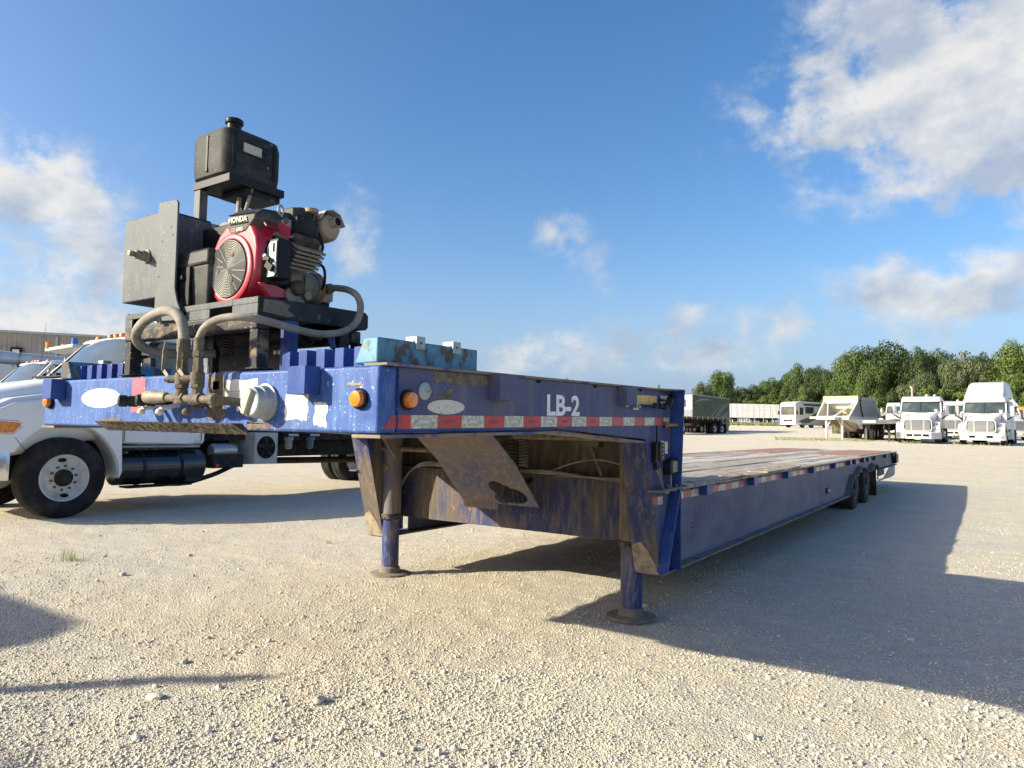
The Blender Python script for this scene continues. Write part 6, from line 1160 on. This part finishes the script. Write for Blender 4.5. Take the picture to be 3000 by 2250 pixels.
# orange loader at the right edge
A = at(3012, 62); ol = thing('orange_machine', 'orange machine cab just showing behind the tractors', 'loader', A, face(3012, -10))
ORG = pm('orange_paint', (.55, .16, .02), .4)
shapes('cab', ORG, ol, lambda m: (m.box(-.9, .9, .3, 1.9, 2.45, 2.75), m.box(-.9, -.78, .3, .42, 1.5, 2.45), m.box(.78, .9, .3, .42, 1.5, 2.45), m.box(-.9, -.78, 1.78, 1.9, 1.5, 2.45), m.box(.78, .9, 1.78, 1.9, 1.5, 2.45)), bevel=.03); shapes('cab_glass', GLASS, ol, lambda m: m.box(-.77, .77, .44, 1.76, 1.5, 2.44)); shapes('hull', ORG, ol, lambda m: m.box(-1.0, 1.0, -.6, 3.5, .8, 1.5), bevel=.08); shapes('beacon', AMBER, ol, lambda m: m.lathe([(.1, 0), (.1, .2), (0, .25)], (0, 1, 2.75), (0, 0, 1), 14))
for s in (1, -1):
    for y in (.2, 2.7): wheel(ol, (s*1.0, y, .65), .65, .4, ORG, RUBBER, s)
# ================================================================== trees
def leaf_mat(name, a, b, c):
    m = bpy.data.materials.new(name); m.use_nodes = True; nt = m.node_tree; N = nt.nodes.new; L = nt.links.new
    bs = nt.nodes['Principled BSDF']; bs.inputs['Roughness'].default_value = .6; bs.inputs['Specular IOR Level'].default_value = .25
    oi = N('ShaderNodeObjectInfo'); g_ = N('ShaderNodeNewGeometry')
    n = N('ShaderNodeTexNoise'); L(g_.outputs['Position'], n.inputs[0]); n.inputs['Scale'].default_value = .55; n.inputs['Detail'].default_value = 5
    mr = N('ShaderNodeMapRange'); L(n.outputs[0], mr.inputs[0]); mr.inputs[1].default_value = .35; mr.inputs[2].default_value = .65
    m1 = N('ShaderNodeMix'); m1.data_type = 'RGBA'; L(mr.outputs[0], m1.inputs[0]); m1.inputs[6].default_value = (*a, 1); m1.inputs[7].default_value = (*b, 1)
    n2 = N('ShaderNodeTexNoise'); L(g_.outputs['Position'], n2.inputs[0]); n2.inputs['Scale'].default_value = 3.5; mr2 = N('ShaderNodeMapRange'); L(n2.outputs[0], mr2.inputs[0]); mr2.inputs[1].default_value = .5; mr2.inputs[2].default_value = .72
    m2 = N('ShaderNodeMix'); m2.data_type = 'RGBA'; L(mr2.outputs[0], m2.inputs[0]); L(m1.outputs[2], m2.inputs[6]); m2.inputs[7].default_value = (*c, 1); L(m2.outputs[2], bs.inputs['Base Color'])
    tr = N('ShaderNodeBsdfTranslucent'); L(m2.outputs[2], tr.inputs[0]); ms = N('ShaderNodeMixShader'); ms.inputs[0].default_value = .22
    L(bs.outputs[0], ms.inputs[1]); L(tr.outputs[0], ms.inputs[2]); L(ms.outputs[0], nt.nodes['Material Output'].inputs[0]); return m
LEAF = [leaf_mat('leaf_mid', (.055, .095, .022), (.085, .13, .035), (.12, .15, .05)), leaf_mat('leaf_dark', (.032, .058, .017), (.05, .08, .026), (.075, .10, .035)), leaf_mat('leaf_pale', (.085, .11, .045), (.11, .135, .065), (.15, .165, .09)), leaf_mat('leaf_bright', (.075, .12, .024), (.10, .15, .035), (.15, .18, .055))]
BARK = pm('bark', (.16, .135, .105), .9, layers=[((.28, .25, .21), 3, .5, .7, (1, 1, .3), 1)], bump=(8, .5, .05))
def crown_mesh(seed, nl, leaves, leaf, squat=1.0, low=.18):
    """unit crown: height 1 above the base, half width about .5"""
    r = np.random.default_rng(seed); lob = []
    for k in range(nl):
        a = r.random()*6.28; h = low+(.80-low)*r.random()**.8; rad = .41*math.sin(math.pi*min(.94, max(.12, (h-low*.6)/(1-low*.5))))**.7*r.random()**.45
        s = (.07+.11*r.random()**1.5); lob.append((rad*math.cos(a), rad*math.sin(a), h, s, s*(.7+.35*r.random())))
    lob.append((0, 0, .52, .19, .26)); lob.append((.03, .02, .84, .12, .12))
    lob = np.array(lob); wgt = lob[:, 3]**2; idx = r.choice(len(lob), leaves, p=wgt/wgt.sum()); Lb = lob[idx]
    d = r.normal(size=(leaves, 3)); d /= np.linalg.norm(d, axis=1)[:, None]; rr = (.72+.38*r.random(leaves)**.5)
    rr *= 1+.14*np.sin(d[:, 0]*9+idx)*np.sin(d[:, 1]*8+idx*2)
    c = Lb[:, :3]+d*np.stack([Lb[:, 3], Lb[:, 3], Lb[:, 4]], -1)*rr[:, None]
    n = d+r.normal(size=(leaves, 3))*.36; n /= np.linalg.norm(n, axis=1)[:, None]
    t = np.cross(n, r.normal(size=(leaves, 3))); t /= np.linalg.norm(t, axis=1)[:, None]; b = np.cross(n, t)
    s = leaf*(.6+.8*r.random(leaves))[:, None]
    V = np.stack([c-t*s, c+b*s*.55, c+t*s, c-b*s*.55], 1).reshape(-1, 3).astype(np.float32)
    me = bpy.data.meshes.new('crown'); me.vertices.add(len(V)); me.vertices.foreach_set('co', V.ravel())
    F = np.arange(len(V), dtype=np.int32); me.loops.add(len(F)); me.loops.foreach_set('vertex_index', F); me.polygons.add(leaves); me.polygons.foreach_set('loop_start', np.arange(0, len(F), 4, dtype=np.int32)); me.update(calc_edges=True)
    return me
CR_ = [crown_mesh(20+i, 44, 16000, .0150) for i in range(5)]; SH_ = [crown_mesh(40+i, 18, 8000, .021, low=.06) for i in range(3)]
def with_mat(me, mat):
    k = me.copy(); k.materials.append(mat); return k
CM = {(i, j): with_mat(CR_[i], LEAF[j]) for i in range(5) for j in range(4)}; SM = {(i, j): with_mat(SH_[i], LEAF[j]) for i in range(3) for j in range(4)}
def trunk_mesh(seed):
    r = random.Random(seed); m = MB(); top = (r.uniform(-.05, .05), r.uniform(-.05, .05), .62)
    m.tube(smoothpath([(0, 0, -.02), (r.uniform(-.02, .02), r.uniform(-.02, .02), .25), top], 5), [.030-.0018*k for k in range(11)], 8)
    for k in range(6):
        z = r.uniform(.2, .5); a = r.uniform(0, 6.28); l = r.uniform(.16, .30); m.tube(smoothpath([(0, 0, z), (l*.5*math.cos(a), l*.5*math.sin(a), z+.10), (l*math.cos(a), l*math.sin(a), z+.24)], 4), [.013-.001*q for q in range(9)], 6)
    me = bpy.data.meshes.new('trunk'); me.from_pydata(m.v, [], m.f); me.shade_smooth(); me.materials.append(BARK); return me
TRK = [trunk_mesh(i) for i in range(3)]
def tree(u, dist, ytop, wpx, ci, mj, label, shrub=False, group=None):
    p = at(u, dist); s = FPX/dist; hz = (CAM + pray(u, ytop)*dist).z - p.z; wd = wpx/s/1.12
    o = thing('tree' if not shrub else 'shrub', label, 'tree' if not shrub else 'shrub', p, ci*1.7+u, group)
    c = bpy.data.objects.new('crown' if not shrub else 'foliage', (SM if shrub else CM)[(ci % (3 if shrub else 5), mj)]); col.objects.link(c); c.parent = o; c.scale = (wd, wd, hz)
    k = bpy.data.objects.new('trunk' if not shrub else 'stem', TRK[ci % 3]); col.objects.link(k); k.parent = o; k.scale = (hz*.55, hz*.55, hz) if not shrub else (hz*.4, hz*.4, hz*.8)
    return o
GT = 'trees of the wood line'
tree(2108, 160, 1076, 135, 0, 0, 'round green tree standing apart behind the dark travel trailer')
tree(2055, 158, 1112, 80, 2, 2, 'low olive tree at the foot of the lone round tree'); tree(2165, 158, 1128, 80, 3, 2, 'thin dull tree with bare twigs between the lone tree and the wood')
tree(1660, 190, 1101, 46, 1, 0, 'small distant treetop peeking over the gooseneck deck'); tree(1930, 170, 1122, 46, 4, 3, 'bright distant treetop beside the gooseneck rear upright')
for (u, d, yt, wp, ci, mj, lb) in (
    (2205, 158, 1120, 110, 1, 1, 'dark low tree at the edge of the wood above the van trailer'), (2265, 156, 1098, 110, 4, 0, 'green tree of the wood behind the van trailer'),
    (2338, 152, 1056, 130, 2, 0, 'tall pointed green tree of the wood above the motorhome'), (2400, 130, 1062, 120, 3, 1, 'dark tree of the wood behind the belly dump hopper'),
    (2450, 108, 1055, 110, 1, 1, 'dark bushy tree of the wood beside the hopper top rail'), (2500, 96, 1003, 170, 0, 0, 'broad pale green tree above the belly dump trailer'),
    (2600, 96, 985, 210, 3, 1, 'largest dark domed tree of the wood'), (2555, 90, 1045, 130, 4, 0, 'tree in front of the large domed tree with hanging foliage'), (2690, 92, 1004, 150, 2, 1, 'dark tree of the wood right beside the domed tree'),
    (2752, 98, 1006, 130, 1, 1, 'dark flat topped tree above the tractor roofs'), (2700, 82, 1075, 150, 0, 2, 'pale drooping tree in front of the dark trees'), (2835, 84, 1016, 190, 4, 2, 'pale grey green tree behind the high roof tractor'), (2890, 96, 1020, 120, 2, 1, 'dark tree between the pale tree and the bright tree'), (2975, 80, 982, 210, 0, 3, 'bright yellow green tree at the right end of the wood'), (3080, 84, 975, 200, 3, 0, 'green tree past the bright tree'), (3180, 90, 960, 220, 1, 1, 'dark tree at the far right end of the wood')):
    tree(u, d, yt, wp, ci, mj, lb, group=GT)
r = random.Random(8)
UB = [(2190, 154, 1165, 90, 0), (2245, 152, 1155, 90, 3), (2300, 150, 1140, 100, 0), (2350, 120, 1130, 90, 3), (2400, 122, 1110, 110, 1), (2440, 118, 1095, 60, 3), (2475, 100, 1135, 110, 0), (2530, 82, 1130, 110, 3), (2575, 78, 1160, 90, 3), (2620, 80, 1140, 110, 1), (2668, 78, 1150, 90, 0), (2735, 76, 1120, 100, 3), (2790, 78, 1130, 110, 0), (2850, 76, 1120, 110, 3), (2910, 74, 1110, 120, 0), (2965, 72, 1110, 120, 3), (3030, 72, 1110, 140, 0), (2145, 154, 1185, 70, 2), (2500, 74, 1195, 100, 3), (2590, 72, 1190, 90, 3)]
SPOT = ['under the low dark tree', 'above the middle of the van trailer', 'behind the nose of the van trailer', 'behind the motorhome roof', 'behind the left of the hopper', 'behind the amber top rail', 'behind the right of the hopper', 'behind the black flatbed deck', 'left of the tan exhaust stack', 'behind the tan exhaust stack', 'behind the day cab roof', 'between the two front tractors', 'left of the high roof fairing', 'behind the high roof fairing', 'right of the high roof fairing', 'behind the pale sleeper tractor', 'past the orange machine', 'below the thin dull tree', 'in the grass behind the hopper', 'in the grass behind the flatbed legs']
for k, (u, d, yt, wp, mj) in enumerate(UB):
    tree(u, d, yt, wp*1.25, k, mj, ('leafy green', 'dark green', 'olive', 'bright green')[mj]+' shrub '+SPOT[k], True, 'undergrowth along the wood')
for k, (u, yt) in enumerate(((2240, 1112), (2310, 1085), (2370, 1072), (2425, 1068), (2530, 1012), (2650, 1004), (2720, 1012), (2795, 1018), (2870, 1026), (2930, 1010), (3040, 990))):
    tree(u, 172 if u < 2350 else 135, yt+6, 150, k+2, 1 if k % 3 else 0, 'tree of the dark back row of the wood, mostly hidden by the front trees', group='back row of the wood')
# ---------------------------------------------------------------- grass strips (uncountable)
def strip(u0, u1, d0, d1, n, seed):
    r = random.Random(seed); out = []
    for _ in range(n):
        t = r.random(); u = u0+(u1-u0)*t; p = at(u, r.uniform(d0, d1)); out.append((p.x, p.y))
    return out
tag(blades('grass', strip(2130, 2320, 112, 135, 5000, 1), .15, .5, .14, GRASSG, 1), 'rough grass strip along the chain link fence', 'grass', kind='stuff')
tag(blades('grass', strip(2270, 2560, 45.0, 52, 1700, 2), .015, .06, .05, GRASSG, 2), 'green grass patch under the belly dump legs', 'grass', kind='stuff')
tag(blades('grass', strip(2440, 3000, 66, 80, 9000, 3), .3, 1.0, .12, GRASSG, 3), 'tall grass along the foot of the wood', 'grass', kind='stuff')
tag(blades('grass', strip(2640, 2700, 42.8, 45, 160, 4)+strip(2790, 2960, 41.0, 42.8, 70, 5), .05, .25, .03, GRASSG, 4), 'weeds growing around the tractor bumpers', 'grass', kind='stuff')
for o in list(bpy.data.objects):
    if '_world' in o: del o['_world']
print('OBJ', len(bpy.data.objects))
